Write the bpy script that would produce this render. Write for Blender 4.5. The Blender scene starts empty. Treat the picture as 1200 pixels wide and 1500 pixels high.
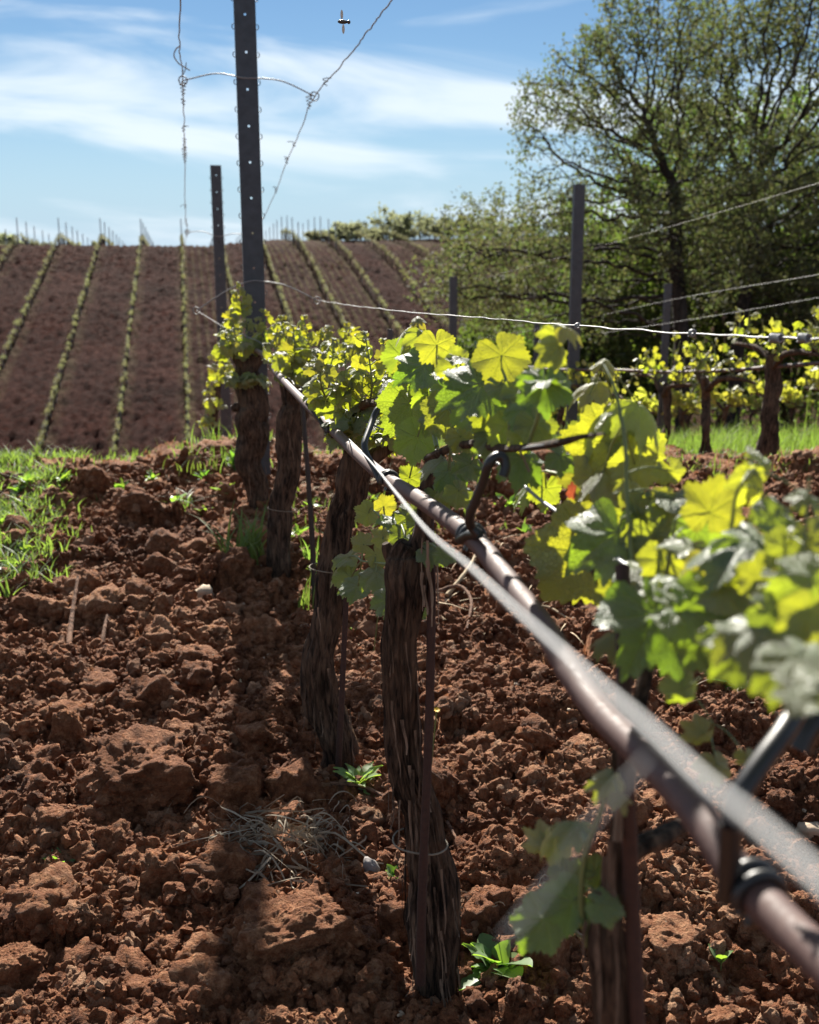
import bpy, math, random
import numpy as np
from mathutils import Vector, Matrix

random.seed(7); rng = np.random.default_rng(7)
R_ = math.radians
SC = bpy.context.scene
COL = SC.collection

# ------------------------------------------------------------------ camera
FPX = 1600.0; CX, CY = 600.0, 750.0; EYE = 0.95
PITCH = math.atan((750 - 388) / FPX)
YAW = math.atan((600 - 270) / FPX * math.cos(PITCH))
CAM = Vector((0, 0, EYE))
FW = Vector((math.sin(YAW) * math.cos(PITCH), math.cos(YAW) * math.cos(PITCH), -math.sin(PITCH)))
RT = Vector((math.cos(YAW), -math.sin(YAW), 0))
UP = RT.cross(FW)
cd = bpy.data.cameras.new('camera'); cam = bpy.data.objects.new('camera', cd); COL.objects.link(cam)
cam.matrix_world = Matrix(((RT.x, UP.x, -FW.x, 0), (RT.y, UP.y, -FW.y, 0), (RT.z, UP.z, -FW.z, EYE), (0, 0, 0, 1)))
cd.sensor_fit = 'VERTICAL'; cd.sensor_height = 24; cd.sensor_width = 19.2; cd.lens = 24 * FPX / 1500
cd.clip_start = 0.02; cd.clip_end = 3000
cd.dof.use_dof = True; cd.dof.focus_distance = 1.65; cd.dof.aperture_fstop = 5.2
SC.camera = cam

# ------------------------------------------------------------------ sky and sun
SUN_AZ, SUN_EL = R_(4.2), R_(34)          # azimuth measured from +Y towards +X
w = bpy.data.worlds.new('World'); SC.world = w; w.use_nodes = True
nt = w.node_tree; nt.nodes.clear()
def N(t, **k):
    n = nt.nodes.new(t)
    for a, b in k.items(): setattr(n, a, b)
    return n
def LK(a, b): nt.links.new(a, b)
sky = N('ShaderNodeTexSky', sky_type='NISHITA'); sky.sun_disc = False
sky.sun_elevation = SUN_EL; sky.sun_rotation = SUN_AZ
sky.air_density = 1.0; sky.dust_density = 0.0; sky.ozone_density = 3.0; sky.altitude = 300
tc = N('ShaderNodeTexCoord')
sep = N('ShaderNodeSeparateXYZ'); LK(tc.outputs['Generated'], sep.inputs[0])
az = N('ShaderNodeMath', operation='ARCTAN2'); LK(sep.outputs[0], az.inputs[0]); LK(sep.outputs[1], az.inputs[1])
comb = N('ShaderNodeCombineXYZ')
m1 = N('ShaderNodeMath', operation='MULTIPLY'); LK(az.outputs[0], m1.inputs[0]); m1.inputs[1].default_value = 3.0
m2 = N('ShaderNodeMath', operation='MULTIPLY'); LK(sep.outputs[2], m2.inputs[0]); m2.inputs[1].default_value = 17.0
m3 = N('ShaderNodeMath', operation='MULTIPLY_ADD'); LK(az.outputs[0], m3.inputs[0]); m3.inputs[1].default_value = 0.9; LK(m2.outputs[0], m3.inputs[2])
LK(m1.outputs[0], comb.inputs[0]); LK(m3.outputs[0], comb.inputs[1]); comb.inputs[2].default_value = CLOUD_SEED = 35.3
cn = N('ShaderNodeTexNoise'); LK(comb.outputs[0], cn.inputs['Vector'])
cn.inputs['Scale'].default_value = 1.0; cn.inputs['Detail'].default_value = 9; cn.inputs['Roughness'].default_value = 0.52; cn.inputs['Distortion'].default_value = 0.5
cr = N('ShaderNodeMapRange'); LK(cn.outputs['Fac'], cr.inputs[0])
cr.inputs[1].default_value = 0.42; cr.inputs[2].default_value = 0.66; cr.inputs[3].default_value = 0; cr.inputs[4].default_value = 0.8
cr.interpolation_type = 'SMOOTHSTEP'
mx = N('ShaderNodeMix', data_type='RGBA'); LK(cr.outputs[0], mx.inputs[0])
hs = N('ShaderNodeHueSaturation'); hs.inputs['Saturation'].default_value = 1.1; hs.inputs['Value'].default_value = 0.56; LK(sky.outputs[0], hs.inputs['Color'])
lowm = N('ShaderNodeMapRange'); LK(sep.outputs[2], lowm.inputs[0]); lowm.interpolation_type = 'SMOOTHSTEP'
lowm.inputs[1].default_value = -.02; lowm.inputs[2].default_value = .17; lowm.inputs[3].default_value = .92; lowm.inputs[4].default_value = 0
mlow = N('ShaderNodeMix', data_type='RGBA'); LK(lowm.outputs[0], mlow.inputs[0]); LK(hs.outputs[0], mlow.inputs[6]); mlow.inputs[7].default_value = (3.0, 4.35, 5.8, 1)
LK(mlow.outputs[2], mx.inputs[6]); mx.inputs[7].default_value = (6.3, 6.9, 7.4, 1)
bg = N('ShaderNodeBackground'); bg.inputs[1].default_value = 0.050; LK(mx.outputs[2], bg.inputs[0])
wo = N('ShaderNodeOutputWorld'); LK(bg.outputs[0], wo.inputs[0])

sd = bpy.data.lights.new('sun', 'SUN'); sun = bpy.data.objects.new('sun', sd); COL.objects.link(sun)
sd.energy = 5.0; sd.angle = R_(0.53); sd.color = (1.0, 0.94, 0.84)
SDIR = Vector((math.sin(SUN_AZ) * math.cos(SUN_EL), math.cos(SUN_AZ) * math.cos(SUN_EL), math.sin(SUN_EL)))
sun.rotation_euler = SDIR.to_track_quat('Z', 'Y').to_euler(); sun.location = (0, 0, 30)
SC.view_settings.view_transform = 'Standard'; SC.view_settings.look = 'None'
SC.view_settings.exposure = 1.62; SC.view_settings.gamma = 1; SC.view_settings.use_curve_mapping = False
SC.cycles.max_bounces = 7; SC.cycles.transparent_max_bounces = 6; SC.cycles.transmission_bounces = 5
SC.cycles.use_denoising = True

# ------------------------------------------------------------------ pixel -> ray helpers (pixels of the 1200x1500 photograph)
def ray(px, py):
    return FW + RT * ((px - CX) / FPX) + UP * (-(py - CY) / FPX)
def atz(px, py, z): return CAM + ray(px, py) * z
def atX(px, py, X):
    d = ray(px, py); return CAM + d * (X / d.x)

# ------------------------------------------------------------------ numpy noise
def _h(ix, iy, iz, s):
    n = (ix * 374761393 + iy * 668265263 + iz * 2147483647 + s * 1274126177) & 0xffffffff
    n = ((n ^ (n >> 13)) * 1274126177) & 0xffffffff
    return ((n ^ (n >> 16)) & 0xffff) / 65535.0
def vn(x, y, z=0.0, s=0):
    x, y, z = np.broadcast_arrays(np.asarray(x, float), np.asarray(y, float), np.asarray(z, float))
    ix, iy, iz = np.floor(x).astype(np.int64), np.floor(y).astype(np.int64), np.floor(z).astype(np.int64)
    fx, fy, fz = x - ix, y - iy, z - iz
    fx, fy, fz = [f * f * (3 - 2 * f) for f in (fx, fy, fz)]
    out = 0
    for a in (0, 1):
        for b in (0, 1):
            for c in (0, 1):
                out = out + _h(ix + a, iy + b, iz + c, s) * (fx if a else 1 - fx) * (fy if b else 1 - fy) * (fz if c else 1 - fz)
    return out * 2 - 1
def fbm(x, y, z=0.0, o=4, s=0, g=0.5):
    t, a = 0, 1.0
    for i in range(o):
        t = t + a * vn(x * 2 ** i, y * 2 ** i, z * 2 ** i, s + i); a *= g
    return t
def sst(a, b, x): t = np.clip((x - a) / (b - a), 0, 1); return t * t * (3 - 2 * t)
def smax(a, b, k):
    h = np.clip(.5 + .5 * (a - b) / k, 0, 1); return b * (1 - h) + a * h + k * h * (1 - h)

# ------------------------------------------------------------------ mesh helpers
def npmesh(name, parts):
    """parts: list of (verts Nx3, faces Mx3 or Mx4)"""
    V, loops, starts, off, ls = [], [], [], 0, 0
    for v, f in parts:
        v = np.asarray(v, np.float32); f = np.asarray(f, np.int64)
        if len(f) == 0: continue
        V.append(v); loops.append((f + off).ravel()); starts.append(ls + np.arange(len(f)) * f.shape[1])
        ls += f.size; off += len(v)
    V = np.concatenate(V); loops = np.concatenate(loops).astype(np.int32); starts = np.concatenate(starts).astype(np.int32)
    me = bpy.data.meshes.new(name)
    me.vertices.add(len(V)); me.vertices.foreach_set('co', V.ravel())
    me.loops.add(len(loops)); me.loops.foreach_set('vertex_index', loops)
    me.polygons.add(len(starts)); me.polygons.foreach_set('loop_start', starts)
    me.update(calc_edges=True)
    me.polygons.foreach_set('use_smooth', np.ones(len(starts), bool))
    return me
def link(name, me, mat=None, parent=None, **props):
    o = bpy.data.objects.new(name, me); COL.objects.link(o)
    if mat is not None and me is not None and len(me.materials) == 0: me.materials.append(mat)
    if parent is not None: o.parent = parent
    for k, v in props.items():
        if v is not None: o[k] = v
    return o
def flat(me): me.polygons.foreach_set('use_smooth', np.zeros(len(me.polygons), bool)); return me
def empty(name, loc, label, cat, group=None):
    return place(link(name, None, None, None, label=label, category=cat, group=group), loc)
def place(o, loc): o.location = loc; return o

def spline(pts, n):
    """Catmull-Rom through rows of pts (k x d) -> n samples"""
    P = np.asarray(pts, float); k = len(P)
    P = np.vstack([2 * P[0] - P[1], P, 2 * P[-1] - P[-2]])
    t = np.linspace(0, k - 1 - 1e-6, n); i = t.astype(int); f = (t - i)[:, None]
    a, b, c, d = P[i], P[i + 1], P[i + 2], P[i + 3]
    return .5 * (2 * b + (c - a) * f + (2 * a - 5 * b + 4 * c - d) * f ** 2 + (3 * b - a - 3 * c + d) * f ** 3)
def tube(path, rad, sides=8, disp=None, cap=True):
    P = np.asarray(path, float); n = len(P); rad = np.broadcast_to(np.asarray(rad, float), (n,))
    T = np.gradient(P, axis=0); T /= np.linalg.norm(T, axis=1)[:, None] + 1e-12
    ref = np.array([0.3, 1, 0.05]) if abs(T[0] @ np.array([0, 1, 0])) < .9 else np.array([1., 0, 0])
    U = np.zeros_like(P)
    u = ref - T[0] * (ref @ T[0]); u /= np.linalg.norm(u)
    for i in range(n):
        u = u - T[i] * (u @ T[i]); u /= np.linalg.norm(u) + 1e-12; U[i] = u
    W = np.cross(T, U)
    a = np.linspace(0, 2 * np.pi, sides, endpoint=False)
    r = rad[:, None] * np.ones(sides)
    if disp is not None: r = r * disp(np.arange(n), a, P)
    V = P[:, None] + r[..., None] * (np.cos(a)[None, :, None] * U[:, None] + np.sin(a)[None, :, None] * W[:, None])
    V = V.reshape(-1, 3)
    i, j = np.meshgrid(np.arange(n - 1), np.arange(sides), indexing='ij'); jn = (j + 1) % sides
    F = np.stack([i * sides + j, i * sides + jn, (i + 1) * sides + jn, (i + 1) * sides + j], -1).reshape(-1, 4)
    out = [(V, F)]
    if cap:
        for e, sgn in ((0, 1), (n - 1, -1)):
            ring = np.vstack([V[e * sides:(e + 1) * sides], P[e][None]])
            f = np.array([[q, sides, (q + 1) % sides] if sgn < 0 else [(q + 1) % sides, sides, q] for q in range(sides)])
            out.append((ring, f[:, ::-1] if sgn > 0 else f))
    return out
def box(cx, cy, cz, sx, sy, sz):
    v = np.array([[x, y, z] for x in (-.5, .5) for y in (-.5, .5) for z in (-.5, .5)]) * [sx, sy, sz] + [cx, cy, cz]
    return (v, np.array([[0, 1, 3, 2], [4, 6, 7, 5], [0, 4, 5, 1], [2, 3, 7, 6], [0, 2, 6, 4], [1, 5, 7, 3]]))
import bmesh
def ico(sub):
    bm = bmesh.new(); bmesh.ops.create_icosphere(bm, subdivisions=sub, radius=1)
    v = np.array([x.co[:] for x in bm.verts]); f = np.array([[q.index for q in x.verts] for x in bm.faces]); bm.free(); return v, f

# ------------------------------------------------------------------ materials
def mat(name):
    m = bpy.data.materials.new(name); m.use_nodes = True; t = m.node_tree; t.nodes.clear()
    return m, t
class NB:
    def __init__(s, t): s.t = t
    def n(s, typ, **k):
        x = s.t.nodes.new(typ)
        for a, b in k.items():
            if a.startswith('i_'): x.inputs[int(a[2:])].default_value = b
            else: setattr(x, a, b)
        return x
    def l(s, a, b): s.t.links.new(a, b)
    def math(s, op, a, b=None, c=None):
        x = s.n('ShaderNodeMath', operation=op)
        for i, v in enumerate((a, b, c)):
            if v is None: continue
            if isinstance(v, (int, float)): x.inputs[i].default_value = v
            else: s.l(v, x.inputs[i])
        return x.outputs[0]
    def noise(s, scale, detail=4, rough=.55, vec=None, dist=0):
        x = s.n('ShaderNodeTexNoise'); x.inputs['Scale'].default_value = scale; x.inputs['Detail'].default_value = detail
        x.inputs['Roughness'].default_value = rough; x.inputs['Distortion'].default_value = dist
        if vec is not None: s.l(vec, x.inputs['Vector'])
        return x.outputs['Fac']
    def rmp(s, f, stops):
        x = s.n('ShaderNodeValToRGB'); e = x.color_ramp.elements
        while len(e) < len(stops): e.new(0.5)
        for q, (p, c) in zip(e, stops): q.position = p; q.color = (*c, 1)
        s.l(f, x.inputs[0]); return x.outputs[0]
    def mix(s, f, a, b, blend='MIX'):
        x = s.n('ShaderNodeMix', data_type='RGBA', blend_type=blend)
        for i, v in ((0, f), (6, a), (7, b)):
            if isinstance(v, (int, float)): x.inputs[i].default_value = v
            elif isinstance(v, tuple): x.inputs[i].default_value = (*v, 1)
            else: s.l(v, x.inputs[i])
        return x.outputs[2]
    def mr(s, f, a, b, c=0, d=1):
        x = s.n('ShaderNodeMapRange'); s.l(f, x.inputs[0])
        for i, v in enumerate((a, b, c, d)): x.inputs[i + 1].default_value = v
        return x.outputs[0]
    def pos(s): return s.n('ShaderNodeNewGeometry').outputs['Position']
    def obj(s): return s.n('ShaderNodeTexCoord').outputs['Object']
    def scl(s, vec, v):
        x = s.n('ShaderNodeVectorMath', operation='MULTIPLY'); s.l(vec, x.inputs[0]); x.inputs[1].default_value = v; return x.outputs[0]
    def bump(s, h, st, dist):
        x = s.n('ShaderNodeBump'); s.l(h, x.inputs['Height']); x.inputs['Strength'].default_value = st; x.inputs['Distance'].default_value = dist; return x.outputs[0]
    def pbr(s, col, rough=.6, metal=0, nrm=None, spec=.5, out=True, sheen=0):
        x = s.n('ShaderNodeBsdfPrincipled')
        for nme, v in (('Base Color', col), ('Roughness', rough), ('Metallic', metal), ('Specular IOR Level', spec), ('Sheen Weight', sheen)):
            if isinstance(v, (int, float)): x.inputs[nme].default_value = v
            elif isinstance(v, tuple): x.inputs[nme].default_value = (*v, 1)
            else: s.l(v, x.inputs[nme])
        if nrm is not None: s.l(nrm, x.inputs['Normal'])
        if out: s.out(x.outputs[0])
        return x.outputs[0]
    def out(s, sh):
        o = s.n('ShaderNodeOutputMaterial'); s.l(sh, o.inputs[0])

def soil_mat(name, dark, mid, lite, sc=1.0, speck=True, bump=.8, obj=False, inst=False):
    m, t = mat(name); b = NB(t); p = b.obj() if obj else b.pos()
    big = b.noise(2.3 * sc, 3, vec=p); fine = b.noise(60 * sc, 5, .7, vec=p)
    f = b.math('ADD', b.math('MULTIPLY', big, .45), b.math('MULTIPLY', fine, .6))
    c = b.rmp(f, [(.33, dark), (.52, mid), (.72, lite)])
    if speck:
        vo = b.n('ShaderNodeTexVoronoi'); vo.inputs['Scale'].default_value = 95 * sc; b.l(p, vo.inputs['Vector'])
        s1 = b.mr(vo.outputs['Distance'], .16, .10); pick = b.math('GREATER_THAN', b.n('ShaderNodeSeparateColor').outputs[0], .5)
        sp = t.nodes[-1] if False else None
        sc_ = b.n('ShaderNodeSeparateColor'); b.l(vo.outputs['Color'], sc_.inputs[0])
        pick = b.math('GREATER_THAN', sc_.outputs[0], .9)
        c = b.mix(b.math('MULTIPLY', s1, pick), c, (.36, .25, .17))
    if inst:
        rn = b.n('ShaderNodeObjectInfo').outputs['Random']
        c = b.mix(b.mr(rn, .80, 1.0, 0, .55), c, (.42, .27, .17)); c = b.mix(b.mr(rn, .3, 0, 0, .55), c, (.05, .018, .010))
    h = b.math('ADD', b.noise(130 * sc, 5, .75, vec=p), b.math('MULTIPLY', b.noise(34 * sc, 5, .75, vec=p), 2.2))
    b.pbr(c, .93, nrm=b.bump(h, 1.0, .016 / sc), spec=.22); return m
M = {}
M['soil'] = soil_mat('red_soil', (.065, .023, .010), (.25, .097, .042), (.50, .275, .15))
M['clod'] = soil_mat('clod_soil', (.06, .022, .010), (.225, .088, .039), (.48, .26, .14))
M['crumb'] = soil_mat('crumb_soil', (.065, .024, .011), (.25, .096, .042), (.50, .27, .145), inst=True)
def bark_mat(name, a, c, sc=1.0):
    m, t = mat(name); b = NB(t); p = b.scl(b.pos(), (1, 1, .16))
    f = b.noise(70 * sc, 5, .65, vec=p, dist=.6); g = b.noise(9 * sc, 3, vec=b.pos())
    col = b.rmp(b.math('ADD', b.math('MULTIPLY', f, .75), b.math('MULTIPLY', g, .3)), [(.42, a), (.66, c)])
    b.pbr(col, .9, nrm=b.bump(f, .9, .006 / sc), spec=.2); return m
M['bark'] = bark_mat('vine_bark', (.010, .0065, .0045), (.12, .076, .050), 1.7)
M['bark_mid'] = bark_mat('loose_bark', (.030, .020, .014), (.24, .165, .115), 1.7)
M['bark_pale'] = bark_mat('peeling_bark', (.10, .07, .05), (.34, .26, .19))
M['tree_bark'] = bark_mat('tree_bark', (.014, .012, .010), (.05, .042, .035), .15)
M['cane'] = bark_mat('cane_bark', (.06, .03, .02), (.24, .13, .08))
def plain(name, col, rough=.5, metal=0, spec=.5, nscale=40, var=.35, bump=.15, bd=.001):
    m, t = mat(name); b = NB(t); p = b.pos(); f = b.noise(nscale, 4, .6, vec=p)
    lo = tuple(x * (1 - var) for x in col); hi = tuple(min(1, x * (1 + var)) for x in col)
    b.pbr(b.mix(f, lo, hi), rough, metal, nrm=b.bump(f, bump, bd), spec=spec); return m
M['steel'] = plain('galvanised_wire', (.20, .205, .21), .55, .45, nscale=300)
M['post'] = plain('weathered_post_steel', (.045, .052, .062), .5, .35, nscale=30, var=.5)
M['post_hill'] = plain('far_post_metal', (.35, .36, .37), .6, .2)
M['plastic'] = plain('black_plastic', (.012, .012, .013), .42, 0, nscale=90)
M['rust'] = plain('rusty_stake', (.045, .020, .014), .8, .2, nscale=160, var=.6, bump=.5)
M['stone'] = plain('pale_stone', (.40, .31, .22), .85, 0, .3, 35, .35, .6, .004)
M['stone_grey'] = plain('grey_stone', (.20, .18, .17), .85, 0, .3, 35, .35, .6, .004)
M['dry'] = plain('dry_grass', (.34, .26, .16), .8, 0, .2, 60, .4)
M['grey_dry'] = plain('withered_weed', (.20, .17, .13), .85, 0, .2, 60, .4)
M['yellow'] = plain('yellow_petals', (.75, .42, .02), .6)
M['withered'] = plain('withered_stalks', (.26, .215, .16), .85, 0, .2, 60, .5)
M['insect'] = plain('insect_body', (.03, .025, .015), .4)
def hose_mat():
    m, t = mat('drip_hose'); b = NB(t); p = b.pos()
    f = b.noise(25, 4, .6, vec=p); g = b.noise(220, 4, .7, vec=p)
    c = b.mix(f, (.060, .032, .028), (.115, .066, .058)); c = b.mix(b.mr(g, .55, .75, 0, .5), c, (.20, .13, .10))
    b.pbr(c, b.mr(g, .3, .7, .55, .78), nrm=b.bump(g, .2, .0008), spec=.4); return m
M['hose'] = hose_mat()
def leaf_mat(name, refl, refl_y, tr, tr_y, mixf=.5, rough=.42, veins=True, spec=.5, fscale=1.0):
    """obj.color.r = youth (0 mature .. 1 young), random hue per object"""
    m, t = mat(name); b = NB(t)
    oi = b.n('ShaderNodeObjectInfo'); sc_ = b.n('ShaderNodeSeparateColor'); b.l(oi.outputs['Color'], sc_.inputs[0])
    y = sc_.outputs[0]
    rnd = b.mr(oi.outputs['Random'], 0, 1, .75, 1.25)
    n1 = b.noise(7 * fscale, 3, vec=b.obj())
    cr_ = b.mix(y, refl, refl_y); ct = b.mix(y, tr, tr_y)
    cr_ = b.mix(b.mr(n1, .35, .7, 0, .5), cr_, tuple(min(1, v * 1.5 + .02) for v in refl))
    nrm = None
    if veins:
        uv = b.n('ShaderNodeUVMap'); uv.uv_map = 'UVMap'; s = b.n('ShaderNodeSeparateXYZ'); b.l(uv.outputs[0], s.inputs[0])
        u, v = s.outputs[0], s.outputs[1]
        main = b.mr(v, .022, .006)
        fr = b.math('FRACT', b.math('MULTIPLY', b.math('SUBTRACT', u, b.math('MULTIPLY', v, .85)), 7.0))
        side = b.mr(b.math('ABSOLUTE', b.math('SUBTRACT', fr, .5)), .06, .02)
        vein = b.math('MAXIMUM', main, b.math('MULTIPLY', side, .6))
        fine = b.n('ShaderNodeTexVoronoi', feature='DISTANCE_TO_EDGE'); fine.inputs['Scale'].default_value = 16; b.l(b.obj(), fine.inputs['Vector'])
        fv = b.mr(fine.outputs['Distance'], 0, .12)
        cr_ = b.mix(b.math('MULTIPLY', vein, .45), cr_, (.30, .36, .14))
        ct = b.mix(b.math('MULTIPLY', vein, .26), ct, (.26, .38, .03))
        ct = b.mix(b.math('MULTIPLY', b.math('SUBTRACT', 1, fv), .16), ct, (.22, .34, .02))
        h = b.math('ADD', b.math('MULTIPLY', fv, .5), b.math('MULTIPLY', vein, -1.0))
        nrm = b.bump(h, .55, .02)
    hs_ = b.n('ShaderNodeHueSaturation'); b.l(ct, hs_.inputs['Color']); b.l(rnd, hs_.inputs['Value'])
    hs_.inputs['Hue'].default_value = .5; b.l(b.mr(oi.outputs['Random'], 0, 1, .485, .515), hs_.inputs['Hue'])
    pb = b.pbr(cr_, rough, nrm=nrm, spec=spec, out=False, sheen=.25)
    tr_ = b.n('ShaderNodeBsdfTranslucent'); b.l(hs_.outputs[0], tr_.inputs[0])
    if nrm is not None: b.l(nrm, tr_.inputs['Normal'])
    mx_ = b.n('ShaderNodeMixShader'); mx_.inputs[0].default_value = mixf; b.l(pb, mx_.inputs[1]); b.l(tr_.outputs[0], mx_.inputs[2])
    b.out(mx_.outputs[0]); return m
M['leaf'] = leaf_mat('vine_leaf', (.11, .165, .095), (.27, .30, .19), (.22, .38, .016), (.56, .52, .020), .5, .40)
M['leaf_far'] = leaf_mat('distant_vine_leaf', (.08, .11, .03), (.15, .18, .06), (.42, .48, .04), (.62, .62, .06), .5, .5, False)
M['leaf_hill'] = leaf_mat('hill_vine_leaf', (.13, .14, .075), (.19, .19, .10), (.26, .28, .09), (.36, .35, .13), .4, .6, False, .3)
M['far_tree'] = leaf_mat('far_tree_leaves', (.12, .13, .08), (.15, .15, .09), (.20, .23, .12), (.26, .27, .14), .55, .8, False, .1)
M['oak'] = leaf_mat('oak_leaves', (.040, .050, .022), (.080, .082, .042), (.10, .14, .035), (.18, .20, .065), .42, .75, False, .15)
M['bush'] = leaf_mat('bush_leaves', (.035, .055, .016), (.06, .08, .02), (.12, .19, .025), (.19, .28, .04), .45, .75, False, .15)
M['grass'] = leaf_mat('grass_blades', (.05, .10, .02), (.10, .16, .03), (.16, .28, .03), (.26, .36, .05), .45, .5, False, .3)
M['weed'] = leaf_mat('weed_leaf', (.06, .13, .03), (.12, .2, .05), (.22, .45, .03), (.4, .6, .05), .45, .45, False)
M['petiole'] = plain('green_shoot', (.13, .16, .055), .5, 0, .4, 60, .3)
M['red_leaf'] = leaf_mat('reddened_leaf', (.20, .05, .03), (.22, .06, .03), (.35, .06, .02), (.40, .08, .03), .5, .5, False)
M['orange_leaf'] = leaf_mat('dead_orange_leaf', (.20, .07, .03), (.25, .08, .03), (.55, .15, .03), (.6, .2, .04), .4, .6, False)

# ------------------------------------------------------------------ terrain
ROWX = 0.26
HB = .2216
def base_h(x, y):
    x = np.asarray(x, float); y = np.asarray(y, float)
    sl = .20 - .036 * sst(1.2, 3.2, x) - .01 * sst(6, 14, x)
    y0 = 5.35 - .75 * sst(1.2, 3.2, x)
    d = y - y0
    z1 = -sl * np.where(d > .6, d, np.where(d > -.6, (d + .6) ** 2 / 2.4, 0))
    hill = -6.45 + HB * (y - 41)
    hump = 1.35 * sst(1, 9, x) + .03 * np.clip(x - 13, 0, 40)
    top = 2.25 + hump - .035 * (y - 81)
    hill = -smax(-hill, -top, .45 + 3.4 * sst(2, 10, x))
    z = smax(z1, hill, 1.0)
    z = z + .09 * np.exp(-((x - ROWX) / .30) ** 2) * sst(9.5, 7, y) * sst(3.5, 6, y)      # berm under the vines
    z = z + .02 * fbm(x * 1.3, y * 1.3, 0, 3, 11)
    return z
def rough_h(x, y):
    # ploughed relief of the near ground
    n = fbm(x * 4.2 + .6 * y, y * 5.5, 0, 3, 21) * .028
    furrow = .018 * np.sin((y * 1.0 + x * .55) * 2 * np.pi / .34 + 2.2 * vn(x * 1.7, y * 1.7, 0, 5)) * sst(.55, 1.0, x)
    return (n + furrow) * sst(0, 1.2, y)
def ramp_axis(segs):
    out = [segs[0][0]]
    for a, b_, s0, s1 in segs:
        x = a
        while x < b_ - 1e-6:
            f = (x - a) / (b_ - a); x = min(b_, x + s0 + (s1 - s0) * f); out.append(x)
    return np.array(out)
gx = ramp_axis([(-60, -8, 4, .6), (-8, -2.6, .6, .05), (-2.6, -1.3, .03, .018), (-1.3, -.55, .016, .007), (-.55, 1.9, .0062, .0062), (1.9, 4.4, .008, .022), (4.4, 14, .03, .8), (14, 80, .8, 6)])
gy = ramp_axis([(-12, .4, 1.2, .06), (.4, .9, .03, .0065), (.9, 3.3, .0062, .0062), (3.3, 7.2, .0075, .02), (7.2, 12, .025, .25), (12, 26, .3, 1.5)])
GX, GY = np.meshgrid(gx, gy, indexing='ij')
B = base_h(GX, GY) + rough_h(GX, GY) * sst(9, 6.5, GY)
H = B.copy()
NF = vn(GX * 75, GY * 75, 0, 71); NF2 = vn(GX * 120, GY * 120, 0, 72)
def stamp(cx_, cy_, r, fl, lift):
    i0, i1 = np.searchsorted(gx, (cx_ - r * 1.3, cx_ + r * 1.3)); j0, j1 = np.searchsorted(gy, (cy_ - r * 1.3, cy_ + r * 1.3))
    if i1 - i0 < 2 or j1 - j0 < 2: return
    dx = gx[i0:i1, None] - cx_; dy = gy[None, j0:j1] - cy_
    a = random.random() * 6.28; e = random.uniform(.7, 1.35)
    u = (dx * math.cos(a) + dy * math.sin(a)) * e; v = (-dx * math.sin(a) + dy * math.cos(a)) / e
    q = (np.abs(u) ** 2.6 + np.abs(v) ** 2.6) ** (1 / 2.6) / r
    q = q * (1 + .30 * NF[i0:i1, j0:j1])
    k = q < 1
    bc = B[(i0 + i1) // 2, (j0 + j1) // 2]
    hh = bc + lift + r * fl * np.sqrt(np.clip(1 - q ** 2, 0, 1)) + u * random.uniform(-.5, .5) + v * random.uniform(-.35, .35) + min(r, .03) * .22 * NF2[i0:i1, j0:j1]
    sub = H[i0:i1, j0:j1]
    sub[k] = np.maximum(sub[k], hh[k])
def in_view(x, y, m=.25):
    d = Vector((x, y, 0)) - CAM; z = d.dot(FW)
    if z < .4: return False
    u = d.dot(RT) / z
    return -.375 - m < u < .375 + m
def scatter(n, x0, x1, y0, y1, r0, r1, fl0=.55, fl1=1.1, p=2.2):
    for _ in range(n):
        x, y = random.uniform(x0, x1), random.uniform(y0, y1)
        if not in_view(x, y, .30): continue
        r = r0 + (r1 - r0) * random.random() ** p
        stamp(x, y, r, random.uniform(fl0, fl1), random.uniform(-.25, .1) * r)
scatter(1100, -1.1, 2.4, .8, 3.3, .03, .075, .3, .7)
scatter(12000, -1.1, 2.4, .8, 3.3, .012, .032)
scatter(26000, -.6, 1.95, .8, 2.6, .009, .016, .7, 1.2)
scatter(2000, -2.6, 5.5, 3.2, 7.2, .05, .11, .3, .7)
scatter(19000, -2.6, 5.5, 3.2, 7.2, .02, .045)
scatter(6000, -.9, 2.4, 3.0, 5.0, .014, .025)
H += .0028 * vn(GX * 150, GY * 150, 0, 3) * sst(5, 3, GY)
nx, ny = len(gx), len(gy)
ii, jj = np.meshgrid(np.arange(nx - 1), np.arange(ny - 1), indexing='ij')
F4 = np.stack([ii * ny + jj, (ii + 1) * ny + jj, (ii + 1) * ny + jj + 1, ii * ny + jj + 1], -1).reshape(-1, 4)
V3 = np.stack([GX, GY, H], -1).reshape(-1, 3)
def ground_mat():
    m = soil_mat('tilled_red_soil', (.055, .020, .012), (.14, .052, .028), (.26, .12, .068))
    return m
ground = link('ground', npmesh('ground', [(V3, F4)]), M['soil'], kind='structure')
def gh(x, y):
    i = min(max(int(np.searchsorted(gx, x)) - 1, 0), nx - 2); j = min(max(int(np.searchsorted(gy, y)) - 1, 0), ny - 2)
    if y > 25: return float(base_h(x, y))
    return float(H[i, j])
def bh(x, y): return float(base_h(x, y)) + float(rough_h(x, y)) * float(sst(9, 6.5, y))
def atg(px, py):
    """ground point seen at a pixel; when the ray skims over the near crest, the crest point below it"""
    d = ray(px, py); t = .5; best = (9, 5)
    while t < 9:
        p = CAM + d * t; g = p.z - float(base_h(p.x, p.y))
        if g <= 0: return p
        if g < best[0]: best = (g, t)
        t += .02
    p = CAM + d * best[1]; return Vector((p.x, p.y, float(base_h(p.x, p.y))))

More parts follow.
